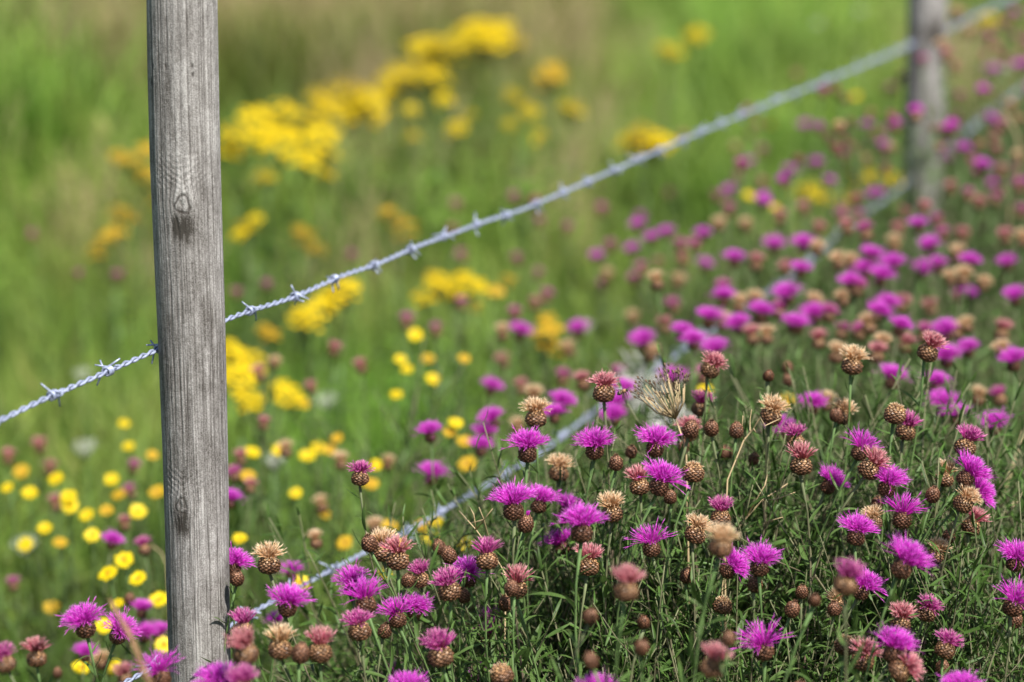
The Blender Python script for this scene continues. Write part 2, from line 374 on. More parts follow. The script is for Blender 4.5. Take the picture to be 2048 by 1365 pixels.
xa0, ya0 = out_post(.15, 56, 'wooden fence post beside the viewer beyond the left edge')
make_wire(up_pix, 'upper', 'upper barbed wire in focus at the near post, rising to the far post', 507, 1, (Vector((xa0, ya0 + .04, .80)), Vector((xb, yb + .04, .93))))
make_wire(lo_pix, 'lower', 'lower barbed wire running behind the knapweed clump to the far post foot', 735, 2, (Vector((xa0, ya0 + .04, .50)), Vector((xb, yb + .04, .60))))
# wire staples on the backs of the posts are out of sight

# ------------------------------------------------------------------ plant parts
def leaf_mb(L, Wd, bend, fold, twist=0.0, n=6, curlx=0.0, seed=0):
    r = random.Random(seed); mb = MB(); rows = []
    y = z = 0.0; a = 0.0
    for i in range(n + 1):
        u = i / n; w = Wd * .5 * (math.sin(math.pi * min(1, u * .93 + .07)) ** .75) * (1 - u * .35) + (.0004 if i < n else 0)
        if i == n: w = .0002
        tw = twist * u; c, s_ = math.cos(tw), math.sin(tw); x0 = curlx * u * u * L
        e = r.uniform(.9, 1.12)
        rows.append([mb.vert((x0 - w * e * c, y, z + w * fold + w * s_), u), mb.vert((x0, y, z), u), mb.vert((x0 + w * e * c, y, z + w * fold - w * s_), u)])
        a += bend / n; y += math.cos(a) * L / n; z += math.sin(a) * L / n
    for A, B in zip(rows, rows[1:]):
        mb.face(A[0], A[1], B[1], B[0]); mb.face(A[1], A[2], B[2], B[1])
    return mb
LEAFMB = [leaf_mb(1, .105 + .028 * (i % 3), b, .35 + .2 * (i % 2), tw, seed=i, curlx=cx) for i, (b, tw, cx) in enumerate([(-.9, .2, .1), (-.4, -.5, -.12), (.5, .3, .05), (-1.4, 0, .1), (-.2, .8, -.05), (.2, -.3, .15), (-.7, 1.0, 0), (.8, .1, -.1)])]
LEAVES = [m.mesh('leaf', M_leaf) for m in LEAFMB]
def leaf_matrix(pos, direction, L, upv=Vector((0, 0, 1))):
    y = direction.normalized(); x = y.cross(upv)
    if x.length < 1e-3: x = Vector((1, 0, 0))
    x.normalize(); z = x.cross(y)
    return Matrix.Translation(pos) @ Matrix(((x.x, y.x, z.x), (x.y, y.y, z.y), (x.z, y.z, z.z))).to_4x4() @ Matrix.Diagonal((L, L, L, 1))

def involucre(rx, h, seed, tt, necks=.42, squat=.46):
    """scaly egg; origin at its base, +z up; tt raises the tone of the uppermost scales"""
    r = random.Random(seed); mb = MB()
    def prof(u):      # radius at height fraction u
        v = (u - squat) / (squat + .06 if u < squat else (1 - squat) / math.sqrt(1 - necks ** 2)); return rx * math.sqrt(max(.01, 1 - v * v))
    mb.lathe([(0.0001, 0)] + [(prof(i / 10) * .93, h * i / 10) for i in range(11)] + [(0, h * 1.01)], 14, 0.0)
    rows = 10
    for k in range(rows):
        u = .02 + .93 * k / (rows - 1); n = 11 if k not in (0, rows - 1) else 8
        for j in range(n):
            a = 2 * math.pi * (j + .5 * (k % 2)) / n + r.uniform(-.06, .06)
            du = .165; w = math.pi / n * 1.0
            def P(uu, aa, pr): 
                rr = prof(min(1, uu)) + pr; zz = h * uu
                return Vector((rr * math.cos(aa), rr * math.sin(aa), zz))
            hi = tt * max(0, (u - .40) / .60) ** .9; pr = r.uniform(.0006, .0013) * rx / .01
            b0 = mb.vert(P(u, a - w * .6, .0001), 0.0); b1 = mb.vert(P(u, a + w * .6, .0001), 0.0)
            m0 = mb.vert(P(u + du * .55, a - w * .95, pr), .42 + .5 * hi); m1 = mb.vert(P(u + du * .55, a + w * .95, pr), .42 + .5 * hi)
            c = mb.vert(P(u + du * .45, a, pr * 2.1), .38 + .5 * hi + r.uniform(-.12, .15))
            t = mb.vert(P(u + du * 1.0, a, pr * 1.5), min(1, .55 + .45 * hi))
            for f in ((b0, b1, c), (b0, c, m0), (b1, m1, c), (m0, c, t), (c, m1, t)): mb.face(*f)
            for q in range(5):      # comb-like fringe
                f0 = (q - 2) / 2.0; aa = a + w * .9 * f0; uu = u + du * (.95 - .4 * abs(f0))
                p0 = mb.vert(P(uu, aa - w * .14, pr * 1.2), .6); p1 = mb.vert(P(uu, aa + w * .14, pr * 1.2), .6)
                p2 = mb.vert(P(uu + .07, aa + w * .5 * f0, pr * 1.2 + .0009), .62); mb.face(p0, p1, p2)
    # green collar leaves below the head
    return mb
def filament(mb, base, d0, d1, L, w, t0, lobes, r, tipw=.6):
    d0 = d0.normalized(); d1 = d1.normalized(); pts = [base]; n = 3
    for i in range(1, n + 1):
        d = d0.lerp(d1, i / n).normalized(); pts.append(pts[-1] + d * L / n)
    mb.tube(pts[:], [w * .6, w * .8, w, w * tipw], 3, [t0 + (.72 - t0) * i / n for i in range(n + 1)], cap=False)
    tip = pts[-1]; d = (pts[-1] - pts[-2]).normalized(); o = d.orthogonal().normalized()
    for k in range(lobes):
        a = 2 * math.pi * k / lobes + r.uniform(0, .5); s = (Quaternion(d, a) @ o)
        e = tip + (d + s * r.uniform(.2, .55)) * L * r.uniform(.22, .36); sd = d.cross(s).normalized() * w * .75
        a0 = mb.vert(tip - sd, .75); a1 = mb.vert(tip + sd, .75); mid = tip.lerp(e, .55)
        b0 = mb.vert(mid - sd * .8, .9); b1 = mb.vert(mid + sd * .8, .9); c = mb.vert(e, 1.0)
        mb.face(a0, a1, b1, b0); mb.face(b0, b1, c)
def bloom_mb(seed, spread=100, L=.0165, n=170, lean=0.0):
    r = random.Random(seed); mb = MB()
    for i in range(n):
        u = (i + .5) / n; az = i * 2.39996 + r.uniform(-.3, .3)
        pol = rad(spread) * u ** .72 + r.uniform(-.12, .12)
        rb = .0042 * math.sqrt(u); base = Vector((rb * math.cos(az), rb * math.sin(az), -.003))
        o = Vector((math.cos(az), math.sin(az), 0))
        dirf = Vector((0, 0, 1)) * math.cos(pol) + o * math.sin(pol) + Vector((lean, 0, 0))
        d0 = (Vector((0, 0, 1)) + o * u * .8)
        LL = L * r.uniform(.82, 1.14) * (1.06 + .10 * u)
        filament(mb, base, d0, dirf, LL * .9, .00036, .1 + .2 * (1 - u), 3, r)
    for i in range(14):       # the long stray outer florets
        az = r.uniform(0, 6.28); o = Vector((math.cos(az), math.sin(az), 0)); pol = rad(r.uniform(40, 100))
        dirf = Vector((0, 0, 1)) * math.cos(pol) + o * math.sin(pol)
        filament(mb, o * .004, dirf + Vector((0, 0, .5)), dirf, L * 1.28, .00032, .3, 2, r)
    return mb
def tuft_mb(seed, spread=42, L=.0135, n=105, ragged=.15, bent=0.0):
    r = random.Random(seed); mb = MB()
    for i in range(n):
        u = (i + .5) / n; az = i * 2.39996 + r.uniform(-.4, .4); o = Vector((math.cos(az), math.sin(az), 0))
        pol = rad(spread) * u ** .8 + r.uniform(-ragged, ragged)
        base = o * .0042 * math.sqrt(u) + Vector((0, 0, -.002))
        dirf = Vector((0, 0, 1)) * math.cos(pol * 1.7) + o * math.sin(pol * 1.7) + Vector((bent, 0, 0))
        d0 = Vector((0, 0, 1)) + o * u * .2
        filament(mb, base, d0, dirf, L * r.uniform(.82, 1.1), .00048, .0, 3, r, .9)
    return mb
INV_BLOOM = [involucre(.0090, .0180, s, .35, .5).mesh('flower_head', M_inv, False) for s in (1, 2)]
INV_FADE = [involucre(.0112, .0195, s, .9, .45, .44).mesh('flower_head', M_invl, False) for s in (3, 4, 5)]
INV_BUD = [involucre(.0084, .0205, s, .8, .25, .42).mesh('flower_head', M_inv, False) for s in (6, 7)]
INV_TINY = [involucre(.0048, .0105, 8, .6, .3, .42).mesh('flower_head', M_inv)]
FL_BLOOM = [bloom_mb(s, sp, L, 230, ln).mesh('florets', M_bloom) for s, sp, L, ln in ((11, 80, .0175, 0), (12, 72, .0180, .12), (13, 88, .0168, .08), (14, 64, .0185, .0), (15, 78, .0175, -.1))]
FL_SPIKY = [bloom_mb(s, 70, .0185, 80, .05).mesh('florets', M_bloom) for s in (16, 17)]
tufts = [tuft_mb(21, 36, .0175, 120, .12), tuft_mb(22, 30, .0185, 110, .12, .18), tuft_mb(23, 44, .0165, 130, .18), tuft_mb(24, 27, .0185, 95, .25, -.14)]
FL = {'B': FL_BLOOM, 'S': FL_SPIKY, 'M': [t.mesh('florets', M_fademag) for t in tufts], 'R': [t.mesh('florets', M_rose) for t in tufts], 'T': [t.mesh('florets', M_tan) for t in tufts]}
kr = tuft_mb(25, 60, .0075, 55, .4); FL['K'] = [kr.mesh('florets', M_tan)]
pt = MB()
for i in range(12): filament(pt, Vector((math.cos(i) * .0015, math.sin(i) * .0015, 0)), Vector((0, 0, 1)), Vector((math.cos(i * 2.4) * .2, math.sin(i * 2.4) * .2, 1)), .006, .0004, .3, 1, random.Random(i))
FL['P'] = [pt.mesh('florets', M_bloom)]

def bez(a, b, c, d, n):
    out = []
    for i in range(n + 1):
        t = i / n; s = 1 - t; out.append(a * s ** 3 + b * 3 * s * s * t + c * 3 * s * t * t + d * t ** 3)
    return out
LV_FAR = []
for v in range(5):        # joined leaves of one out-of-focus stem, along 0.35 m below the head (origin at the top)
    mb = MB(); r = random.Random(50 + v)
    for k in range(13):
        z = -.02 - .33 * k / 12; az = k * 2.4 + r.uniform(-.4, .4); L = .03 + .045 * k / 12
        d = Vector((math.cos(az), math.sin(az), r.uniform(.2, 1.1)))
        mb.add(LEAFMB[r.randrange(8)], leaf_matrix(Vector((0, 0, z)), d, L * r.uniform(.9, 1.3)))
    LV_FAR.append(mb.mesh('leaves', M_leaf))
ALLK = []
def knapweed(typ, fx, fy, ix, iy, d, s, label, group, near):
    tiltc = R.uniform(-.05, .30)
    if typ in 'D' or fx is None:
        a = R.uniform(-.32, .32)
    else: a = math.atan2(fx - ix, iy - fy)
    if typ in 'RTMKDP': s *= .93
    axis = (RGT * math.sin(a) + Vector((0, 0, 1)) * math.cos(a) + Vector((0, -1, 0)) * tiltc).normalized()
    if near and 2.7 < d < 3.2: d += (1080 - iy) * .0004
    c = W(ix, iy, d); h = {'B': .0175, 'S': .0175, 'D': .0215, 'P': .0215, 't': .0105}.get(typ, .0185) * s
    top = c - axis * h * .5                      # where the stem meets the head
    if near:
        rx = .22 + (top.x - .22) * .55 + R.uniform(-.05, .05); ry = top.y + R.uniform(-.08, .10)
        if top.x < -.28: rx = top.x + R.uniform(-.03, .05)
    else: rx = top.x + R.uniform(-.07, .07); ry = top.y + R.uniform(-.07, .07)
    root = empty('knapweed_flower', (rx, ry, 0)); tag(root, label, 'flower', group); o = Vector((rx, ry, 0))
    H = top.z
    ctl1 = Vector((0, 0, H * .4)) + Vector((R.uniform(-.03, .03), R.uniform(-.03, .03), 0)); e = top - o; sw = Vector((R.uniform(-.075, .075), R.uniform(-.03, .03), 0)) * (1 if near else 0)
    P = bez(Vector((0, 0, 0)), ctl1, e + sw - (axis * .7 + Vector((0, 0, .3))).normalized() * H * .25, e, 14 if near else 8)
    mb = MB(); n = len(P); mb.tube(P, [.0014 * s * (1.25 - .45 * i / (n - 1)) for i in range(n - 1)] + [.0021 * s], 6 if near else 4)
    ob('stem', mb.mesh('stem', M_stem if R.random() < .62 else M_stem_p), root)
    if near:
        nl = 14
        for k in range(nl):
            u = .982 - .36 * (k / (nl - 1)) ** 1.2 - R.uniform(0, .02); f = u * (n - 1); i = min(n - 2, int(f)); p = P[i].lerp(P[i + 1], f - i); t = (P[i + 1] - P[i]).normalized()
            az = k * 2.4 + R.uniform(-.5, .5) + ix; L = (.018 + .030 * min(1, (k / (nl - 1)) * 1.6)) * R.uniform(.8, 1.35)
            dr = Vector((math.cos(az), math.sin(az), 0)) * 1.0 + t * R.uniform(.35, 1.3)
            ob('leaf', LEAVES[R.randrange(8)], root, leaf_matrix(p, dr, L))
    else:
        lv = ob('leaves', LV_FAR[R.randrange(5)], root, frame(e, Vector((e.x * .4, e.y * .4, H)), R.uniform(0, 6)))
        lv['kind'] = 'stuff'
    inv = {'B': INV_BLOOM, 'S': INV_BLOOM, 'D': INV_BUD, 'P': INV_BUD, 't': INV_TINY, 'K': INV_FADE}.get(typ, INV_FADE)
    hd = ob('flower_head', inv[R.randrange(len(inv))], root, frame(e - axis * .0004, axis, R.uniform(0, 6.28), s))
    if typ in FL:
        fm = FL[typ][R.randrange(len(FL[typ]))]
        ob('florets', fm, hd, Matrix.Translation((0, 0, {'B': .0175, 'S': .0175, 'P': .0205}.get(typ, .0170))) @ Matrix.Rotation(R.uniform(0, 6.28), 4, 'Z'))
    ALLK.append(root)
# ------------------------------------------------------------------ knapweeds of the near clump: type, florets x y, head x y, depth, size | label
NEAR = '''
B 1055 873 1055 908 3.02 1 | magenta bloom directly under the tallest left tan tuft of the clump
T 1071 806 1072 838 3.06 1 | pale tan tuft standing above a magenta bloom beside the lower wire
R 1208 750 1208 787 3.0 1.02 | rose tuft on tall straight stem left of the flying bee
B 1189 866 1189 903 3.04 .95 | magenta bloom crossed by the straight stem of the bee-side rose tuft
B 1314 864 1310 898 3.0 .95 | magenta bloom just below the dead umbel and left of three buds
B 1328 943 1318 974 2.96 1 | magenta bloom leaning right under the bloom below the dead umbel
D 0 0 1232 925 2.98 .85 | brown bud between the stem-crossed bloom and the right-leaning bloom
D 0 0 1382 858 3.0 .98 | left bud of three brown buds in a row beside the dead umbel
D 0 0 1423 856 3.02 .9 | middle bud of three brown buds in a row beside the dead umbel
D 0 0 1473 860 3.02 .88 | right bud of three brown buds in a row beside the dead umbel
R 1432 712 1420 740 3.06 .9 | rose tuft leaning right, on tall stem right of the dead umbel
M 1404 785 1400 818 3.25 .85 | softly blurred purple head behind the stem right of the dead umbel
R 1377 833 1376 868 3.12 .88 | rose and tan tuft peeping out behind the left bud of three
T 1120 920 1117 947 3.25 .95 | softly blurred orange tan tuft below the stem-crossed magenta bloom
R 1274 944 1279 974 3.02 .9 | dark rose tuft low between two magenta blooms, below a single bud
K 1388 930 1386 947 2.98 1 | ragged dry brown open head below the left bud of three
B 1023 986 1027 1022 2.94 1.05 | large magenta bloom at the left shoulder of the clump beside the wire
B 1085 978 1077 1012 3.1 .85 | smaller magenta bloom tucked right behind the large left shoulder bloom
P 0 0 1052 1047 3.0 .95 | brown bud with a purple tip under the left shoulder blooms
B 1164 1035 1163 1066 2.86 1.06 | large flat magenta bloom in the middle left of the clump
B 1140 1003 1131 1028 3.2 .85 | blurred magenta bloom hidden behind the large flat bloom
T 1221 998 1224 1027 3.02 .95 | tan tuft right of and above the large flat magenta bloom
S 1300 1067 1303 1098 3.0 .9 | small upright spiky purple bloom in the centre of the clump
M 1443 1005 1441 1037 3.0 .92 | purple tuft with cream edge right of the dry brown open head
T 1404 1038 1390 1070 3.0 .95 | ragged cream tuft leaning right at the centre of the clump
T 1445 1066 1441 1095 2.66 .95 | blurred cream tuft nearer the viewer at the centre of the clump
B 1476 1120 1455 1141 3.02 .85 | magenta bloom leaning right under the blurred cream tuft
B 1521 1104 1519 1136 2.95 .92 | spiky magenta bloom right of the blurred cream tuft
T 1549 802 1542 832 3.04 1 | pale tan tuft under the tiny topmost bud
t 0 0 1537 752 3.04 1.15 | tiny round bud topmost above the pale tan tuft
M 972 1088 974 1122 2.98 .95 | dark purple fading tuft on tall stem at the clump's left part
R 1179 1102 1176 1134 3.05 1 | ragged salmon tuft just below the large flat magenta bloom
B 1116 1074 1125 1098 3.2 .82 | blurred magenta bloom left below the large flat bloom
R 1257 1148 1252 1183 2.6 .95 | blurred rose tuft nearer the viewer at the middle bottom
D 0 0 1340 993 3.05 .8 | dark bud below the right-leaning magenta bloom
D 0 0 1263 903 3.2 .75 | soft brown bud left above the right-leaning magenta bloom
D 0 0 1368 893 3.12 .72 | small dark bud below the left bud of three
D 0 0 1508 917 3.12 .7 | small brown bud low right of the three buds in a row
D 0 0 1452 905 3.3 .85 | soft tan bud behind the right bud of three
T 1709 702 1704 733 3.05 1 | tan tuft topmost of the clump above the centre right
R 1867 679 1855 706 3.0 .98 | rose tuft highest at right, leaning right on a long slanted stem
T 1690 808 1682 834 3.12 .9 | tan tuft under the topmost tan tuft, on twin brown heads
D 0 0 1672 829 3.06 .8 | brown bud against the tan tuft under the topmost tan tuft
K 1793 814 1790 830 3.0 1.02 | dry brown open head beside a purple tuft under the highest rose tuft
M 1820 833 1811 864 3.05 .92 | purple rose tuft right behind the dry brown head below highest rose tuft
M 1589 856 1591 885 3.06 .85 | purple fading tuft directly above a rose tuft, right of three buds
R 1604 900 1602 932 3.0 1 | rose tuft directly below a purple fading tuft, right of three buds
S 1730 874 1719 906 3.04 .9 | upright purple bloom above a tan rose tuft at the clump's upper right
R 1753 914 1738 940 2.98 1 | tan rose tuft leaning right between two magenta blooms
B 1781 944 1773 978 3.0 .92 | spiky magenta bloom right of the tan rose tuft
B 1671 945 1656 974 3.12 .85 | magenta bloom half hidden among leaves left of the tan rose tuft
S 1809 1006 1804 1040 3.02 1 | wide spiky magenta bloom below the bloom right of the tan rose tuft
B 1719 1038 1712 1075 2.97 .92 | flat magenta bloom at the right centre on a pale brown head
T 1741 1024 1748 1046 3.1 .8 | cream tuft half hidden behind the flat right centre bloom
D 0 0 1754 1006 3.1 .75 | brown bud above the cream tuft behind the flat right centre bloom
D 0 0 1866 989 3.0 .88 | upright brown bud left of the cream tuft at the right side
M 1941 864 1930 896 3.0 1 | deep rose tuft topping the stack of heads at the right side
B 1950 932 1931 958 2.96 .92 | magenta bloom leaning right under the deep rose tuft
B 1970 977 1943 992 3.0 .92 | magenta bloom pointing right, lower of the right side pair
T 1898 930 1889 959 3.04 .85 | upright cream tuft left of the right-leaning bloom pair
T 1940 984 1926 1008 2.98 .9 | cream tuft squeezed under the right-leaning bloom pair
R 1954 1027 1942 1054 3.08 .9 | pale pink tuft under the stack at the right side
B 2036 1092 2029 1127 3.02 .9 | magenta bloom cut by the right edge, upper of two
S 2034 1183 2026 1215 3.0 1 | magenta bloom cut by the right edge, lower of two
T 1876 1086 1870 1112 3.06 .8 | narrow cream tuft above the biggest bloom's right shoulder
D 0 0 1898 1072 3.06 .8 | dark bud right of the narrow cream tuft
B 1820 1108 1803 1138 2.84 1.05 | biggest soft magenta bloom leaning right in the clump's right half
M 1696 1140 1691 1170 2.62 .95 | blurred purple rose tuft nearer the viewer, left of a magenta bloom
B 1735 1150 1721 1184 3.0 .88 | magenta bloom right behind the blurred purple rose tuft
D 0 0 1510 1168 2.98 .88 | brown bud directly below the bloom right of the blurred cream tuft
D 0 0 1585 1218 2.98 .88 | brown bud alone amid leaves at the lower centre right
D 0 0 1604 1183 3.06 .75 | smaller bud above the lone lower centre right bud
D 0 0 1374 1151 3.06 .85 | dark bud in leaves left of the blurred cream tuft's stem
S 1517 1257 1527 1302 2.95 1.02 | shaggy purple bloom with cream skirt low in the centre right
R 1803 1220 1800 1247 3.0 .9 | rose tuft directly above the low magenta bloom at right
M 1861 1199 1852 1227 3.05 .85 | narrow purple rose tuft right of the low rose tuft
B 1795 1275 1786 1309 2.9 .95 | magenta bloom low at right between two rose tufts
R 1826 1325 1799 1344 2.9 .98 | salmon tuft pointing right under the low magenta bloom at right
R 1733 1290 1725 1322 2.96 1 | cream rose tuft left of the low magenta bloom at right
M 1900 1270 1890 1301 3.0 .9 | purple fading tuft beside a thin vertical stem at lower right
D 0 0 2031 1240 3.05 .85 | dark dry head under the lower bloom at the right edge
B 1922 1360 1920 1392 2.9 .92 | magenta bloom cut by the bottom edge at lower right
D 0 0 1457 1277 2.55 .72 | blurred bare bud nearer the viewer above a blurred rose tuft
R 1433 1307 1423 1337 2.58 .92 | blurred rose tuft nearer the viewer, low in the centre
D 0 0 1668 1217 3.02 .8 | brown bud under the pale cream tuft at the lower right centre
T 1672 1190 1676 1210 3.1 .75 | cream tuft under the blurred purple rose tuft
K 1692 1280 1690 1293 3.0 .95 | dark dry open head left of the cream rose tuft
K 1447 1200 1445 1213 3.05 .85 | dry tan head in leaves under the centre of the clump
t 0 0 1629 1201 2.8 1.1 | tiny blurred bud right of the two lower centre right buds
D 0 0 1808 1068 3.08 .72 | small bud above the biggest leaning bloom
D 0 0 1885 1336 3.05 .85 | dark bud at the bottom below the lower right purple tuft
D 0 0 738 1086 3.0 .95 | brown bud leftmost on the small group beside the wire at left
T 768 1074 766 1106 3.04 1 | tan tuft between a brown bud and a rose tuft left of the clump
R 795 1086 795 1121 2.97 1.02 | rose tuft right of the tan tuft beside the wire at left
D 0 0 878 1094 3.15 .85 | soft brown bud behind a sharper bud left of a magenta bloom
D 0 0 898 1110 3.0 .9 | sharp brown bud directly above a purple fading tuft at left
M 838 1129 840 1160 3.12 .85 | soft purple fading tuft between the rose tuft and the sharp bud
D 0 0 816 1160 3.1 .8 | brown bud touching the soft purple fading tuft at left
M 892 1151 899 1183 2.97 1 | purple fading tuft under the sharp brown bud at left
B 935 1126 936 1159 3.08 .88 | magenta bloom between two purple fading tufts at left
D 0 0 927 1191 3.05 .8 | brown bud behind the purple fading tuft under the sharp bud
S 727 1179 732 1210 2.96 1.02 | spiky purple bloom in front of a magenta bloom below the wire
B 704 1145 706 1176 3.12 .9 | magenta bloom behind the spiky purple bloom below the wire
S 789 1209 795 1240 3.02 .88 | small spiky purple bloom right of the spiky bloom below the wire
M 715 1231 719 1264 2.96 .98 | bright purple fading tuft below the spiky purple bloom
D 0 0 770 1261 3.03 .82 | brown bud right of the bright purple fading tuft
M 876 1268 881 1313 2.92 1.08 | shaggy dark purple bloom on a tall head at lower left of the clump
B 836 1197 829 1225 3.15 .8 | half hidden magenta bloom above the shaggy dark purple bloom
R 1035 1145 1032 1178 3.0 .98 | rose tuft behind a brown bud right of the dark purple tuft
D 0 0 1024 1176 2.94 .85 | brown bud in front of the rose tuft right of the dark purple tuft
D 0 0 1181 1232 2.66 .78 | blurred bud nearer the viewer, upper of two in the lower middle
D 0 0 1181 1321 2.6 .78 | blurred bud nearer the viewer, lower of two in the lower middle
D 0 0 1284 1294 2.6 .78 | blurred bud nearer the viewer right of two lower middle buds
K 997 1334 1004 1352 2.95 1 | dark open head with pale bristles at the bottom edge
B 817 1364 817 1395 2.95 .9 | magenta bloom cut by the bottom edge left of the clump
D 0 0 1011 1206 3.06 .85 | dark bud under the bud in front of the rose tuft
M 973 1254 975 1282 3.2 .85 | soft dusky purple tuft deep in leaves at the lower left
B 986 1222 990 1246 3.35 .8 | blurred magenta bloom deep behind leaves at the lower left
B 967 1341 970 1366 3.3 .85 | blurred magenta bloom near the bottom edge behind dark leaves
B 795 1336 798 1362 3.4 .95 | blurred magenta bloom behind stems near the bottom edge
B 1192 1365 1192 1396 2.8 .85 | magenta bloom barely rising over the bottom edge at the middle
t 0 0 1287 1245 2.98 1.2 | tiny rosy bud between the blurred lower middle buds
M 722 924 720 957 3.03 .82 | solitary small purple tuft on a tall leaning stem right of the near post
B 164 1222 171 1258 2.98 1.0 | large magenta bloom left of the near post, nearer its base
B 252 1238 236 1272 3.02 .88 | magenta bloom crossed by the blurred straw grass spike
R 73 1292 73 1318 3.3 1.0 | blurred rose tuft low at the far left
M 1 1296 10 1328 2.8 .85 | dark purple head cut by the left edge near the bottom
S 316 1324 322 1356 2.9 .95 | spiky purple bloom overlapping the near post's lower left edge
B 440 1350 440 1384 2.86 1.08 | large purple bloom at the bottom in front of the near post
M 485 1350 485 1382 2.62 .95 | blurred rose purple tuft at the bottom right of the near post
R 484 1275 491 1309 2.8 1.02 | pink tuft overlapping the near post's lower right edge
M 487 1237 485 1262 2.98 .9 | purple rose ragged tuft above the pink tuft at the post
T 560 1269 560 1300 2.9 1 | orange tan tuft right of the pink tuft at the post
D 0 0 601 1306 2.88 1.0 | brown bud between an orange tan tuft and a salmon tuft
R 641 1274 639 1306 2.9 1 | salmon tuft right of the brown bud near the bottom
B 579 1181 575 1217 2.94 .92 | magenta bloom on the wire between the near post and clump
T 538 1097 538 1130 3.0 1 | apricot tuft alone right of the near post
B 479 1103 466 1138 3.1 .85 | purple bloom half hidden behind the near post's right edge
D 0 0 474 1156 3.06 .85 | dark bud behind the near post's edge under the purple bloom
D 0 0 1600 1375 2.9 .8 | dark bud at the bottom edge at centre right
D 0 0 1215 1000 3.12 .7 | small bud behind the tan tuft above the large flat bloom
'''
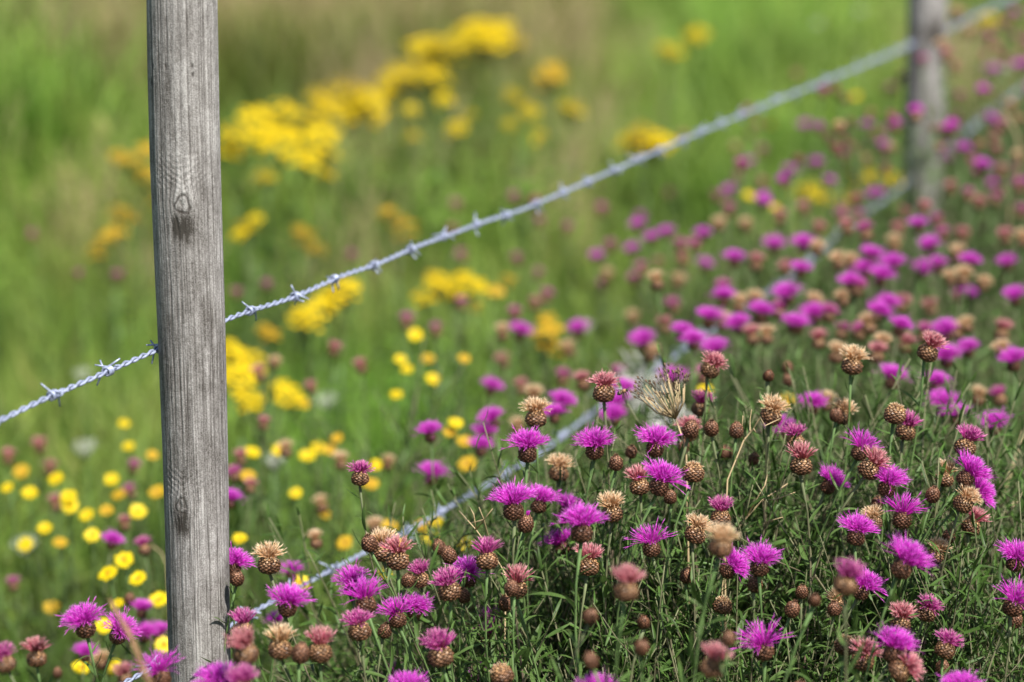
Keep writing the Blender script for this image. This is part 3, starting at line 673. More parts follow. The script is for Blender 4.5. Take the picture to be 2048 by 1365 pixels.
# ------------------------------------------------------------------ out-of-focus knapweeds: type, x y of the florets, height of the bloom (h) or depth (d)
FAR = '''
B1273,446,d5.4 B1303,471,d5.2 B1332,461,d5.2 B1406,462,d5.0 M1361,482,d5 M1387,482,d4.7 T1437,440,d5 M1459,413,d5.2 T1490,442,d5 R1561,426,d5
B1548,482,d4.9 B1527,400,d5.2 M1220,484,d5.6 B1263,494,d5.4 B1193,507,d5.4 M1282,532,d5.3 M1266,553,d5.3 R1316,521,d5.5 T1215,544,d5.4 M1203,565,d5.5
T1311,553,d4.1 T1358,554,d5 R1364,513,d5 B1407,524,d5.2 B1468,511,d4.5 R1514,516,d4.4 M1345,603,d4.9 T1263,627,d5 R1327,641,d4.3 B1155,650,d4.7
B1283,672,d4.1 B1365,656,d3.95 B1386,672,d3.85 T1302,695,d4.1 T1134,690,d4.6 B1428,691,d3.9 B1420,627,d4.1 T1447,632,d4.2 B1473,639,d4.05
B1447,587,d4.2 M1445,569,d4.4 T1480,598,d4.2 T1511,590,d4.2 B1524,616,d4.1 M1559,611,d4.15 B1571,579,d4.1 B1588,640,d4 R1501,661,d4
T1532,661,d4 R1569,529,d4.6 B1345,748,d4.1 M1237,740,d4.4 R1163,753,d3.9 D1575,735,d3.7
B1606,479,d4.35 B1603,532,d4.3 T1636,487,d4.3 T1673,513,d4.2 T1700,513,d4.3 R1639,450,d4.8 R1692,447,d4.3 M1727,454,d4.4 M1681,424,d5 M1716,426,d5.2
R1605,410,d5.2 B1743,502,d4.3 B1784,519,d4.2 B1763,544,d4.1 B1727,532,d4.3 B1700,556,d4.1 M1718,566,d4.1 T1683,587,d4.1 T1630,593,d4.2 B1760,616,d3.95
B1776,600,d4.1 B1803,645,d3.8 B1627,618,d4.1 M1660,616,d4.05 B1597,641,d4 T1734,637,d3.95 M1683,653,d4.1 M1718,653,d4.1 R1636,669,d3.9 T1676,695,d3.8
T1766,674,d3.8 R1754,695,d3.75 R1813,677,d3.9 B1836,443,d4.5 B1857,483,d4.4 M1873,434,d4.9 R1850,408,d4.6 M1883,461,d4.8 T1789,479,d4.7 R1797,450,d4.9
B1873,523,d4.5 B1846,532,d4.8 T1915,498,d4.5 B1941,516,d4.3 T1927,542,d4.2 T1900,548,d4.3 T1969,558,d4.3 R1925,462,d4.9 R2008,465,d4.6 T2043,469,d4.6
B2012,519,d4.6 B2027,585,d4.1 M1912,585,d4.7 B1937,585,d4.7 R1858,606,d4.5 R1805,598,d4.3 T1929,640,d4 T1915,653,d4 B1888,653,d3.9 M1851,656,d4
B1935,689,d3.9 T2000,688,d3.8 R2006,651,d4.1 B2023,711,d3.65 B1891,703,d3.8 B1787,746,d3.7 B1873,758,d3.65 D1576,760,d3.6 B1886,797,d3.6 B1911,822,d3.55
B1986,837,d3.55 B1625,797,d3.5 T1655,793,d3.6 T1958,782,d3.8 M1995,784,d3.9 B1558,848,d3.5
B1734,247,d6 M1701,256,d6.2 M1732,285,d6.2 B1610,247,d6.6 M1780,174,d6.8 T1784,291,d5.6 M1688,305,d6 T1732,316,d5.8 B1631,323,d6 B1583,337,d6.2
B1659,358,d5.6 B1495,323,d6.4 M1523,297,d6.6 T1471,291,d6.8 M1476,351,d6.4 B1457,377,d6 R1457,411,d5.6 B1528,392,d5.6 R1525,361,d6 M1495,218,d7
R1593,146,d7.2 R1770,332,d5.6 B1751,383,d5.3 R1606,408,d5.4 T1913,19,d5.6 T1938,60,d5.8 M1979,73,d5.8 T1881,83,d5.5 R1892,104,d5.4 B1984,136,d6.4
B2039,127,d6 R1970,108,d6.4 M1919,190,d6.2 B1979,234,d6 R1988,269,d5.6 K1830,225,d5.0 R1887,256,d5.4 K1878,285,d5.3 B1928,293,d5.4 B1966,326,d5
R2001,335,d5.2 M2036,364,d4.9 M1935,383,d5 M1992,392,d5 R1900,370,d5.2 T2036,307,d5.2 R1960,398,d5 M2045,417,d4.9
M1030,618,d4.8 B1043,655,d4.6 T1005,656,d4.6 R1003,713,d4.7 B986,766,d4.3 R1043,766,d4.4 T1067,781,d3.9 B1127,796,d3.75 B1105,821,d3.7 B981,829,d3.8
B970,858,d3.8 B962,885,d3.75 B858,856,d3.55 T1036,843,d4 M1127,746,d4.5 M1094,585,d5.1 R1070,601,d5 M922,601,d5 M814,634,d5 M871,653,d4.9
M1080,437,d6 M1135,451,d5.8 M1032,513,d5.8 M1076,543,d5.8 M922,506,d6 R904,455,d6 M911,404,d6.4 M158,545,d5.8 M236,545,d5.8 M64,467,d6.2
M704,505,d6 M1028,390,d6.2 M473,580,d5.6 M534,564,d5.6 B1248,768,d3.85 B1232,800,d3.75 B1225,822,d3.7 M1404,740,d4.2
R17,906,d4.5 R79,883,d4.6 R101,928,d4.6 M270,926,d4.4 M259,975,d4.4 R111,998,d4.3 M26,1161,d4.2 R250,1039,d4.0 B227,1074,d3.75 M285,1084,d3.75
B285,1211,d3.6 D259,1198,d3.6 B293,1258,d3.6 B315,1258,d3.65 B173,1298,d3.55 R246,1337,d3.5 T200,1310,d3.6 R670,691,d4.4 T551,717,d4.4 R517,739,d4.4 R720,725,d4.4
R621,768,d4.4 R529,840,d4.1 T571,889,d4.1 R482,907,d4.1 T682,913,d4.1 M466,939,d4 R502,965,d4 B462,991,d3.7 T629,1070,d3.6 T748,1044,d3.8 T777,917,d4.1
B583,1136,d3.5 B552,1236,d3.55 D115,1345,d3.5 B865,938,d3.8 T640,1000,d4.2
'''
# ------------------------------------------------------------------ yellow daisies (hawkbit): x, y, depth
HAWK = '''
248,848,4.6 257,893,4.5 304,911,4.3 43,945,4.4 112,958,4.2 15,976,4.2 60,988,4.2 223,960,4.3 314,986,4.1 137,994,4.1 139,1013,4.1 238,990,4.3
174,1031,4.1 213,1022,4.1 275,1024,4.0 90,1058,4.1 120,1086,4.1 184,1071,3.9 51,1090,4.2 248,1121,3.7 216,1148,3.6 276,1159,3.6 236,1208,3.6 317,1202,3.7
208,1253,3.6 161,1337,3.6 328,1290,3.6 103,1215,4.2 231,1337,3.7 504,905,4.2 557,901,4.2 674,878,4.2 660,901,4.2 615,913,4.3 638,897,4.5 591,987,4.1
496,953,4.1 750,931,4.1 740,969,4.1 650,1030,4.2 480,1078,3.8 779,1054,3.9 690,1086,3.9 831,671,4.4 801,720,4.5 814,739,4.5 856,719,4.6 928,719,4.4
866,759,4.4 793,790,4.3 911,847,4.0 900,865,4.0 929,885,4.0 935,930,4.0 847,1052,3.9 795,1090,3.8 872,1045,4.0 930,1088,3.8 862,1078,4.0 600,1165,3.6 770,1150,3.7
608,808,4.7 1000,585,5.2 776,422,6 1542,250,6.4 1712,193,7 1498,392,5.8 1550,415,5.6 1410,780,4.0 1575,800,4.0
'''
# ------------------------------------------------------------------ ragwort plants: depth, colour, clusters x,y,radius in source pixels | label
RAG = '''
6.6 Y 470,270,30 510,240,35 560,228,40 600,262,45 645,275,35 560,288,38 610,318,32 655,312,28 480,305,28 455,300,25 650,349,18 532,354,22 520,275,34 630,240,28 | largest golden ragwort, right beside the near post's upper part
7.6 Y 640,195,28 690,180,35 735,205,32 700,225,35 750,232,28 660,218,30 720,190,28 | second golden ragwort of the slanting row, right of the largest
8.3 Y 775,170,30 800,148,30 845,145,35 872,152,28 782,188,25 820,165,25 | third golden ragwort of the slanting row, between two broader ones
9.0 Y 840,95,26 868,92,28 890,110,32 912,92,28 870,118,22 | low golden ragwort joining the row's topmost plant from below
9.3 Y 950,62,32 985,80,38 1022,85,30 930,80,30 960,105,28 1000,58,25 | topmost golden ragwort of the slanting row
8.2 O 1100,150,28 1085,165,22 1120,160,20 1110,135,20 | ochre fading ragwort right under the topmost golden plant
7.5 Y 1145,222,28 1135,212,18 | small round ragwort at the right end of the yellow row
7.6 Y 886,199,18 913,258,20 822,220,15 827,274,16 940,230,14 | sparse ragwort with scattered blooms under the third plant
7.8 Y 1026,193,20 1058,285,20 1020,250,14 1075,270,16 1060,225,20 | sparse dull ragwort with scattered blooms under the topmost plant
7.0 Y 1290,274,36 1268,288,30 1320,286,30 1298,300,26 | compact yellow ragwort hidden partly by the middle of the upper wire
9.0 Y 1340,106,28 1330,95,18 | upper of two lone yellow ragworts, left one, in bright grass
9.4 Y 1395,70,22 1388,80,14 | higher right one of two lone yellow ragworts in bright grass
6.8 O 258,320,24 290,352,26 300,395,26 235,312,18 295,300,20 | ochre ragwort showing behind the near post's left edge
6.2 O 239,424,24 231,467,24 193,505,20 205,480,16 265,440,15 | sparse yellow ragwort left of the near post's upper knot
6.0 Y 494,457,26 510,440,16 478,470,15 | small yellow ragwort right of the near post's upper knot
6.0 O 612,473,26 634,500,20 600,462,15 | small orange yellow ragwort under the largest golden plant
6.0 O 773,424,20 809,459,28 800,440,16 | orange yellow ragwort just above the upper wire at left
5.0 Y 613,647,30 641,618,30 686,586,30 658,602,30 600,630,24 700,575,20 | bright ragwort directly beneath the upper wire near the post
4.9 Y 464,727,36 476,760,30 500,723,30 500,745,28 460,700,24 | bright ragwort touching the near post's right edge under the wire
4.7 Y 573,792,28 590,805,24 504,808,26 488,792,22 560,775,20 | orange yellow ragwort low right of the near post
5.3 Y 849,598,26 878,570,28 907,568,30 944,575,28 900,590,24 925,558,22 868,555,20 | wide yellow ragwort in the middle, below the upper wire
5.3 O 986,585,18 1017,559,18 951,612,16 | small dull ragwort right of the wide middle one
4.9 O 1100,662,28 1088,690,22 1118,698,22 1095,640,20 1075,670,15 | ochre ragwort with a magenta knapweed at its right
6.0 Y 1602,386,20 1634,391,24 1620,375,18 1650,400,15 | yellow ragwort among knapweeds left of the far post, left one
6.3 Y 1704,351,22 1745,354,20 1691,399,16 1783,362,22 1720,372,18 | yellow ragwort among knapweeds touching the far post's left edge
9.0 Y 1976,41,16 1964,36,10 | faint yellow ragwort behind the upper wire right of the far post
5.4 O 541,671,20 528,660,14 | dull small ragwort between the wire and the post's right edge
'''
WHITE = '1635,45,9.5 2010,135,6.6 1765,280,6.2 48,1085,4.4 652,796,5.0 1720,20,9.5 170,890,4.8 552,915,4.3 1165,650,5.2 165,745,5.5'
def colour_word(t): return {'B': 'magenta knapweed bloom', 'S': 'magenta knapweed bloom', 'M': 'dusky fading knapweed', 'R': 'rosy faded knapweed', 'T': 'tan withered knapweed', 'K': 'dry tan knapweed head', 'D': 'brown knapweed bud', 't': 'tiny bud'}[t]
for line in NEAR.strip().splitlines():
    a, lab = line.split('|'); p = a.split(); fx = float(p[1])
    knapweed(p[0], fx if fx or p[0] not in 'DtP' else None, float(p[2]), float(p[3]), float(p[4]), float(p[5]), float(p[6]), lab.strip(), 'knapweed flowers of the near clump', True)
ORD = ['', 'second ', 'third ', 'fourth ', 'fifth ', 'sixth ', 'seventh ', 'eighth ', 'ninth ', 'tenth ', 'eleventh ', 'twelfth ']
def cell(x, y, d):
    if x < 350: return 'left of the near post' + (', high up' if y < 800 else ', among yellow daisies' if y < 1180 else ', near the bottom')
    wy = 668 - .3932 * (x - 382); ly = 1275 - .605 * (x - 382)
    if x > 1800:
        band = 'beside the far post' if y < 200 else 'right of the far post' if y < 400 else 'below the far post\'s foot' if y < 500 else 'under the far post, middle right' if y < 600 else 'near the right edge, above clump'
        return band
    if y < wy: return 'above the upper wire'
    if y < ly - 8:
        if x < 800: return 'between near post and clump'
        if x < 1150: return 'in open grass left of the clump'
        if x < 1400: return 'between the wires, middle'
        return 'between the wires, left of far post' if y < 340 else 'just above the lower wire'
    if y > 760 or x < 1200: return 'close behind the clump'
    if x < 1500: return 'below the lower wire, middle'
    return ('just below the lower wire, right' if y < 560 else 'in the dense middle drift' if y < 640 else 'just above the clump')
ents = []
import re
for tk in FAR.split():
    m = re.match(r'([A-Za-z])(\d+),(\d+),d([\d.]+)', tk); t, x, y, d = m.group(1), int(m.group(2)), int(m.group(3)), float(m.group(4))
    ents.append((t, x, y, d, cell(x, y, d)))
by = {}
for e in ents: by.setdefault((colour_word(e[0]), e[4]), []).append(e)
lab = {}
for (cw, ce), es in by.items():
    es.sort(key=lambda e: e[1])
    for i, e in enumerate(es):
        pos = '' if len(es) == 1 else (', leftmost' if i == 0 else ', rightmost' if i == len(es) - 1 else ', %sfrom the left' % ORD[i])
        lab[e[:4]] = ('blurred %s %s%s' % (cw, ce, pos))
for e in ents:
    t, x, y, d, ce = e
    s = R.uniform(.72, .92) * (.9 if d > 5 else 1) * (.85 if x < 800 else 1)
    off = 0 if t in 'Dt' else 30 * s * 3.0 / d
    a = R.uniform(-.3, .3)
    knapweed(t, x, y, x - off * math.sin(a), y + off * math.cos(a), d, s, lab[e[:4]], 'out-of-focus knapweed flowers', False)

# ------------------------------------------------------------------ yellow daisies
def daisy_mb(r0, n, seed, layers=2, pl=.0045, cup=.25, wide=.0026):
    r = random.Random(seed); mb = MB()
    mb.lathe([(r0 * .34, 0), (r0 * .30, .0018), (r0 * .15, .0030), (0, .0034)], 10, 0.0)
    for L in range(layers):
        for j in range(n):
            a = 2 * math.pi * (j + .5 * L) / n + r.uniform(-.06, .06); o = Vector((math.cos(a), math.sin(a), 0)); s = Vector((-o.y, o.x, 0))
            R0 = r0 * .22; R1 = r0 * (1 - .22 * L) * r.uniform(.88, 1.08); c = cup + .25 * L + r.uniform(-.12, .12); w = wide
            ids = []
            for q in range(4):
                u = q / 3; rr = R0 + (R1 - R0) * u; z = .001 + c * (rr - R0) * (1 - .6 * u) + L * .0008; ww = w * (.55 + .55 * math.sin(math.pi * min(1, u * .8 + .1)))
                ids.append((mb.vert(o * rr - s * ww + Vector((0, 0, z)), u * .9 + .1), mb.vert(o * rr + s * ww + Vector((0, 0, z)), u * .9 + .1)))
            for A, B in zip(ids, ids[1:]): mb.face(A[0], A[1], B[1], B[0])
    return mb
DAISY = [daisy_mb(.0165, 15, s, 2, cup=c) for s, c in ((1, .2), (2, .45), (3, .05))]
DA_ME = [m.mesh('flower_head', M_yel) for m in DAISY]; DA_MD = [m.mesh('flower_head', M_yeld) for m in DAISY]
CAL = MB(); CAL.lathe([(0, -.011), (.0028, -.0095), (.0045, -.005), (.0052, 0), (.004, .001)], 9, .8); CALM = CAL.mesh('calyx', M_stem)
hw = [tuple(map(float, t.split(','))) for t in HAWK.split()]
hc = {}
for h in hw:
    x, y, d = h
    if x < 330: c = 'left of the near post, ' + ('upper part' if y < 1000 else 'middle part' if y < 1110 else 'near the bottom')
    elif x < 640: c = 'right beside the near post'
    elif y < 800: c = 'in open grass between the two wires' if x < 1100 else 'among knapweeds at the right'
    elif y < 1000: c = 'left of the clump above the lower wire'
    else: c = 'around the lower wire left of the clump'
    hc.setdefault(c, []).append(h)
for c, hs in hc.items():
    hs.sort()
    for i, (x, y, d) in enumerate(hs):
        pos = 'leftmost' if i == 0 else 'rightmost' if i == len(hs) - 1 else (ORD[i] + 'from left' if i < 12 else 'number %d from left' % (i + 1))
        if len(hs) == 1: pos = 'the only one'
        p = W(x, y, d); ax = Vector((R.uniform(-.35, .35), -.75 + R.uniform(-.25, .3), 1)).normalized()
        root = empty('yellow_daisy', (p.x + R.uniform(-.05, .05), p.y + R.uniform(-.05, .05), 0))
        tag(root, 'blurred yellow daisy-like bloom %s, %s' % (c, pos), 'flower', 'yellow daisy-like flowers in the grass')
        o = root.location.copy(); e = p - o; P = bez(Vector((0, 0, 0)), Vector((0, 0, e.z * .5)), e - (ax + Vector((0, 0, 1))) * .05, e - ax * .009, 8)
        mb = MB(); mb.tube(P, .0012, 5); ob('stem', mb.mesh('stem', M_stem), root)
        s = R.uniform(.54, .80)
        hd = ob('flower_head', (DA_MD if R.random() < (.45 if d > 3.8 else .05) else DA_ME)[R.randrange(3)], root, frame(e, ax, R.uniform(0, 6), s)); ob('calyx', CALM, hd)

# ------------------------------------------------------------------ ragwort
small = daisy_mb(.0098, 12, 5, 1, cup=.1, wide=.0019)
def cluster_mb(seed, mat, green=M_stem):
    r = random.Random(seed); mb = MB(); n = 22
    for i in range(n):
        u = math.sqrt((i + .5) / n); az = i * 2.39996; rr = .042 * u; z = .020 * (1 - u * u) + r.uniform(-.014, .010)
        p = Vector((rr * math.cos(az), rr * math.sin(az), z)) + Vector((r.uniform(-.004, .004), r.uniform(-.004, .004), 0))
        mb.add(small, frame(p, Vector((p.x * 5, p.y * 5 - .25, 1)), r.uniform(0, 6), r.uniform(.85, 1.15)), 0)
        st = MB(); st.tube([Vector((0, 0, -.06)), p * .6 + Vector((0, 0, -.02)), p], .0007, 3); mb.add(st, Matrix(), 1)
    return mb.mesh('flower_cluster', [mat, green])
CLY = [cluster_mb(s, M_yel) for s in (1, 2, 3)]; CLO = [cluster_mb(s, M_yeld) for s in (4, 5)]
RLV = []
for v in range(3):
    mb = MB(); r = random.Random(80 + v)
    for k in range(26):
        z = .04 + .92 * k / 26; az = k * 2.4; L = .12 * (1.1 - z * .6); d = Vector((math.cos(az), math.sin(az), .5))
        base = leaf_matrix(Vector((0, 0, z)), d, L)
        mb.add(LEAFMB[r.randrange(8)], base)
        for q in (-1, 1):
            for w in (.3, .55, .8):
                d2 = Vector((math.cos(az + q * .9), math.sin(az + q * .9), .3)); mb.add(LEAFMB[r.randrange(8)], leaf_matrix(base @ Vector((0, w * .8, 0)), d2, L * .38))
    RLV.append(mb.mesh('leaves', M_leaf))
for line in RAG.strip().splitlines():
    a, lb = line.split('|'); p = a.split(); d = float(p[0]); cl = [tuple(map(float, c.split(','))) for c in p[2:]]
    pts = [(W(x, y, d + R.uniform(-.12, .12)), rr) for x, y, rr in cl]
    c = sum((q for q, _ in pts), Vector()) / len(pts); root = empty('ragwort_plant', (c.x, c.y, 0)); tag(root, lb.strip(), 'ragwort', 'yellow ragwort plants'); o = Vector((c.x, c.y, 0))
    nst = max(1, (len(pts) + 2) // 4); srt = sorted(pts, key=lambda q: q[0].x); H = min(q[0].z for q in pts)
    for k in range(nst):
        grp = srt[k::nst] if nst == 1 else srt[k * len(srt) // nst:(k + 1) * len(srt) // nst]
        gc = sum((q for q, _ in grp), Vector()) / len(grp); fork = Vector((gc.x - o.x, gc.y - o.y, max(.12, gc.z - .13))); base = Vector((fork.x * .4, fork.y * .4, 0))
        mb = MB(); mb.tube(bez(base, base + Vector((0, 0, fork.z * .5)), fork - Vector((0, 0, .1)), fork, 6), .0032, 6); mb_ = mb
        for q, rr in grp: mb_.tube(bez(fork, fork + Vector((0, 0, .03)), q - o - Vector((0, 0, .05)), q - o - Vector((0, 0, .005)), 4), .0018, 4)
        ob('stem', mb_.mesh('stem', M_stem), root)
        lv = ob('leaves', RLV[R.randrange(3)], root, Matrix.Translation(base) @ Matrix.Rotation(R.uniform(0, 6), 4, 'Z') @ Matrix.Diagonal((.9, .9, fork.z, 1))); lv['kind'] = 'stuff'
    for q, rr in pts:
        s = rr / F * d / .041
        ob('flower_cluster', (CLY if p[1] == 'Y' else CLO)[R.randrange(3 if p[1] == 'Y' else 2)], root, frame(q - o, Vector((R.uniform(-.2, .2), -.3, 1)), R.uniform(0, 6), s))

# small white umbels far in the grass
wu = MB(); r = random.Random(3)
for i in range(26):
    u = math.sqrt((i + .5) / 26); az = i * 2.4; p = Vector((.03 * u * math.cos(az), .03 * u * math.sin(az), .006 * (1 - u)))
    for q in range(5):
        a = q * 1.2566; c = p + Vector((math.cos(a) * .003, math.sin(a) * .003, 0)); i0 = wu.vert(p, 0); i1 = wu.vert(c + Vector((.0015, 0, .001)), 1); i2 = wu.vert(c + Vector((0, .0015, .001)), 1); wu.face(i0, i1, i2)
    wu.tube([Vector((0, 0, -.04)), p], .0005, 3)
WU = wu.mesh('umbel', M_white)
wl_ = ['faint white umbel high in the bright grass above the upper wire', 'pale white umbel right of the far post', 'small white umbel just left of the far post', 'pale umbel left of the near post near the yellow daisies', 'cream umbel right of the near post below the bright ragwort', 'faint white umbel at the top beside the far post', 'bluish white umbel left of the near post above the daisies', 'pale small umbel beside a yellow daisy right of the near post', 'white umbel in grass beside the ochre ragwort', 'faint pale umbel left of the near post under the upper wire']
for (x, y, d), lb in zip([tuple(map(float, t.split(','))) for t in WHITE.split()], wl_):
    p = W(x, y, d); root = empty('white_umbel', (p.x, p.y, 0)); tag(root, lb, 'flower', 'small white umbels in the grass')
    mb = MB(); mb.tube([Vector((0, 0, 0)), Vector((.01, 0, p.z * .5)), Vector((0, 0, p.z - .035))], .0012, 4); ob('stem', mb.mesh('stem', M_stem), root)
    ob('umbel', WU, root, frame(Vector((0, 0, p.z)), Vector((0, -.3, 1)), 0, R.uniform(.5, .75)))

# ------------------------------------------------------------------ dead umbel, dead stalks, straw grass
def path_thing(name, label, cat, group, strokes, d, r0, mat, child='stem', dj=.04):
    """strokes: polylines in source pixels at a depth of their own; the first begins the plant"""
    pts = [[W(x, y, d + R.uniform(-dj, dj)) for x, y in s] for s in strokes]
    b = pts[0][0]; g = Vector((b.x + R.uniform(-.03, .03), b.y + .02, 0)); root = empty(name, g); tag(root, label, cat, group)
    for i, P in enumerate(pts):
        P = [p - g for p in P]
        if i == 0: P = [Vector((0, 0, 0)), Vector((P[0].x * .5, P[0].y * .5, P[0].z * .5))] + P
        else:
            q = min((p - g for s in pts[:i] for p in s), key=lambda q: (q - P[0]).length); P[0] = q
        mb = MB(); k = len(P); mb.tube(P, [r0 * (1 - .45 * j / (k - 1)) * (1 if i == 0 else .75) for j in range(k)], 5); ob(child if i == 0 else 'branch', mb.mesh(child, mat), root)
    return root, g
root, g = path_thing('wild_carrot', 'dead brown umbel fanned open like a broom above the near clump', 'dead umbel', None, [[(1372, 900), (1362, 868), (1351, 838)]], 3.14, .0016, M_straw)
hub = W(1351, 838, 3.14) - g; ax = (Vector((-.42, -.05, 1))).normalized(); r = random.Random(4)
for i in range(30):
    u = math.sqrt((i + .5) / 30); az = i * 2.4; o1 = ax.orthogonal().normalized(); o2 = ax.cross(o1)
    dr = (ax + (o1 * math.cos(az) + o2 * math.sin(az)) * u * 1.0).normalized(); L = r.uniform(.034, .048)
    e = hub + dr * L; mid = hub + (dr * .55 + (dr - ax) * .12) * L; e2 = e + ax * .004
    mb = MB(); mb.tube([hub, mid, e2], [.0009, .0007, .0006], 4); ry = ob('ray', mb.mesh('ray', M_straw), root)
    sb = MB()
    for q in range(3):
        a = q * 2.1; f = e2 + (dr + Vector((math.cos(a), math.sin(a), .4)) * .35) * .008; sb.tube([e2, f], .0003, 3)
        sb.tube([f, f + dr * .0018, f + dr * .0034], [.0005, .0013 * r.uniform(.6, 1.3), .0003], 5)
    ob('seeds', sb.mesh('seeds', M_seed), ry)['kind'] = 'stuff'
path_thing('dead_stalk', 'bare tan forked dead stalk right of the three buds', 'dead stalk', 'dead stalks', [[(1455, 960), (1488, 880), (1507, 858), (1520, 835)], [(1488, 880), (1484, 855), (1486, 832)], [(1500, 862), (1530, 852), (1560, 838)], [(1507, 858), (1500, 840), (1503, 820)], [(1495, 870), (1512, 866)]], 3.1, .0011, M_straw)
path_thing('dead_stalk', 'pale tan branching dead stalk at the left flank of the clump', 'dead stalk', 'dead stalks', [[(1012, 1150), (985, 1105), (952, 1060), (918, 1022)], [(985, 1105), (968, 1040), (958, 1015)], [(952, 1060), (930, 1050)], [(968, 1040), (985, 1018)], [(952, 1060), (948, 1030), (938, 1012)]], 3.1, .0011, M_straw)
path_thing('dead_stalk', 'pale dead stalk crossing behind leaves at the centre right', 'dead stalk', 'dead stalks', [[(1450, 1090), (1490, 1040), (1525, 1000), (1575, 968)], [(1490, 1040), (1530, 1045), (1565, 1035)], [(1525, 1000), (1530, 970), (1535, 950)], [(1510, 1015), (1550, 1000), (1590, 985)]], 3.12, .0012, M_straw)
path_thing('dead_stalk', 'blurred curved straw stalk high at the right edge', 'dead stalk', 'dead stalks', [[(2020, 420), (2040, 330), (2034, 270), (2006, 218)]], 4.9, .0022, M_straw)
path_thing('dead_stalk', 'blurred thin bent straw stalk left beside the near post', 'dead stalk', 'dead stalks', [[(338, 1200), (334, 1130), (322, 1105), (302, 1090)]], 3.8, .0012, M_straw)
for i, (s, lb, dd) in enumerate([([(1905, 1300), (1955, 1150), (2010, 980), (2048, 860)], 'long blurred dry stem slanting up to the right edge', 3.7), ([(1870, 1290), (1960, 1120), (2000, 1040), (2048, 985)], 'dry stem slanting at the right edge beneath the other one', 3.6), ([(1960, 1365), (1985, 1290), (2040, 1210)], 'short blurred dry stem in the lower right corner', 3.5)]):
    path_thing('dead_stalk', lb, 'dead stalk', 'dead stalks', [s], dd, .0022, M_straw)
# ripe grass spike, out of focus, in front of the magenta bloom at lower left
gp = [W(x, y, 2.5) for x, y in ((312, 1400), (285, 1335), (262, 1275), (240, 1238), (222, 1205))]; g = Vector((gp[0].x + .03, gp[0].y, 0)); root = empty('grass_spike', g)
tag(root, 'blurred straw coloured grass spike leaning left before the near post base', 'grass spike')
mb = MB(); mb.tube([Vector((0, 0, 0)), (gp[0] - g) * .6] + [p - g for p in gp], .0007, 5); ob('stalk', mb.mesh('stalk', M_straw), root)
sp = MB(); r = random.Random(8)
for i in range(64):
    f = i / 64 * (len(gp) - 1.001); k = int(f); p = gp[k].lerp(gp[k + 1], f - k) - g; t = (gp[k + 1] - gp[k]).normalized(); az = i * 2.4; a = t.orthogonal().normalized(); b = t.cross(a)
    dr = (t * 1.6 + (a * math.cos(az) + b * math.sin(az)) * .55).normalized(); s = 1 - .6 * i / 64
    sp.tube([p, p + dr * .004 * s, p + dr * .009 * s, p + dr * .011 * s], [.0004, .0014 * s, .0008, .0001], 4)
    sp.tube([p + dr * .01 * s, p + dr * .018 * s], .00015, 3)
ob('seeds', sp.mesh('seeds', M_rust), root)['kind'] = 'stuff'

# ------------------------------------------------------------------ wool on the wire, bee
def wool(px, py, d, s, label, seed):
    r = random.Random(seed); c = W(px, py, d); root = MB()
    for i in range(90):
        p = Vector((r.gauss(0, .010), r.gauss(0, .007), r.gauss(-.004, .009))) * s; pts = [p]; dr = Vector((r.gauss(.4, 1), r.gauss(0, 1), r.gauss(.1, .8))).normalized()
        for k in range(5):
            dr = (dr + Vector((r.gauss(0, .5), r.gauss(0, .5), r.gauss(-.1, .5)))).normalized(); pts.append(pts[-1] + dr * .007 * s)
        root.tube(pts, [.0004, .0011, .0013, .0012, .0009, .0003], 4)
    o = ob('wool_tuft', root.mesh('wool_tuft', M_wool)); o.location = c; tag(o, label, 'wool tuft', None)
wool(1281, 768, fence_d(1281) + .03, 1.5, 'white sheep wool caught on the lower wire beside the bee', 1)
wool(1338, 838, 3.9, .9, 'small blurred white wool tuft behind the dead umbel stalk', 2)
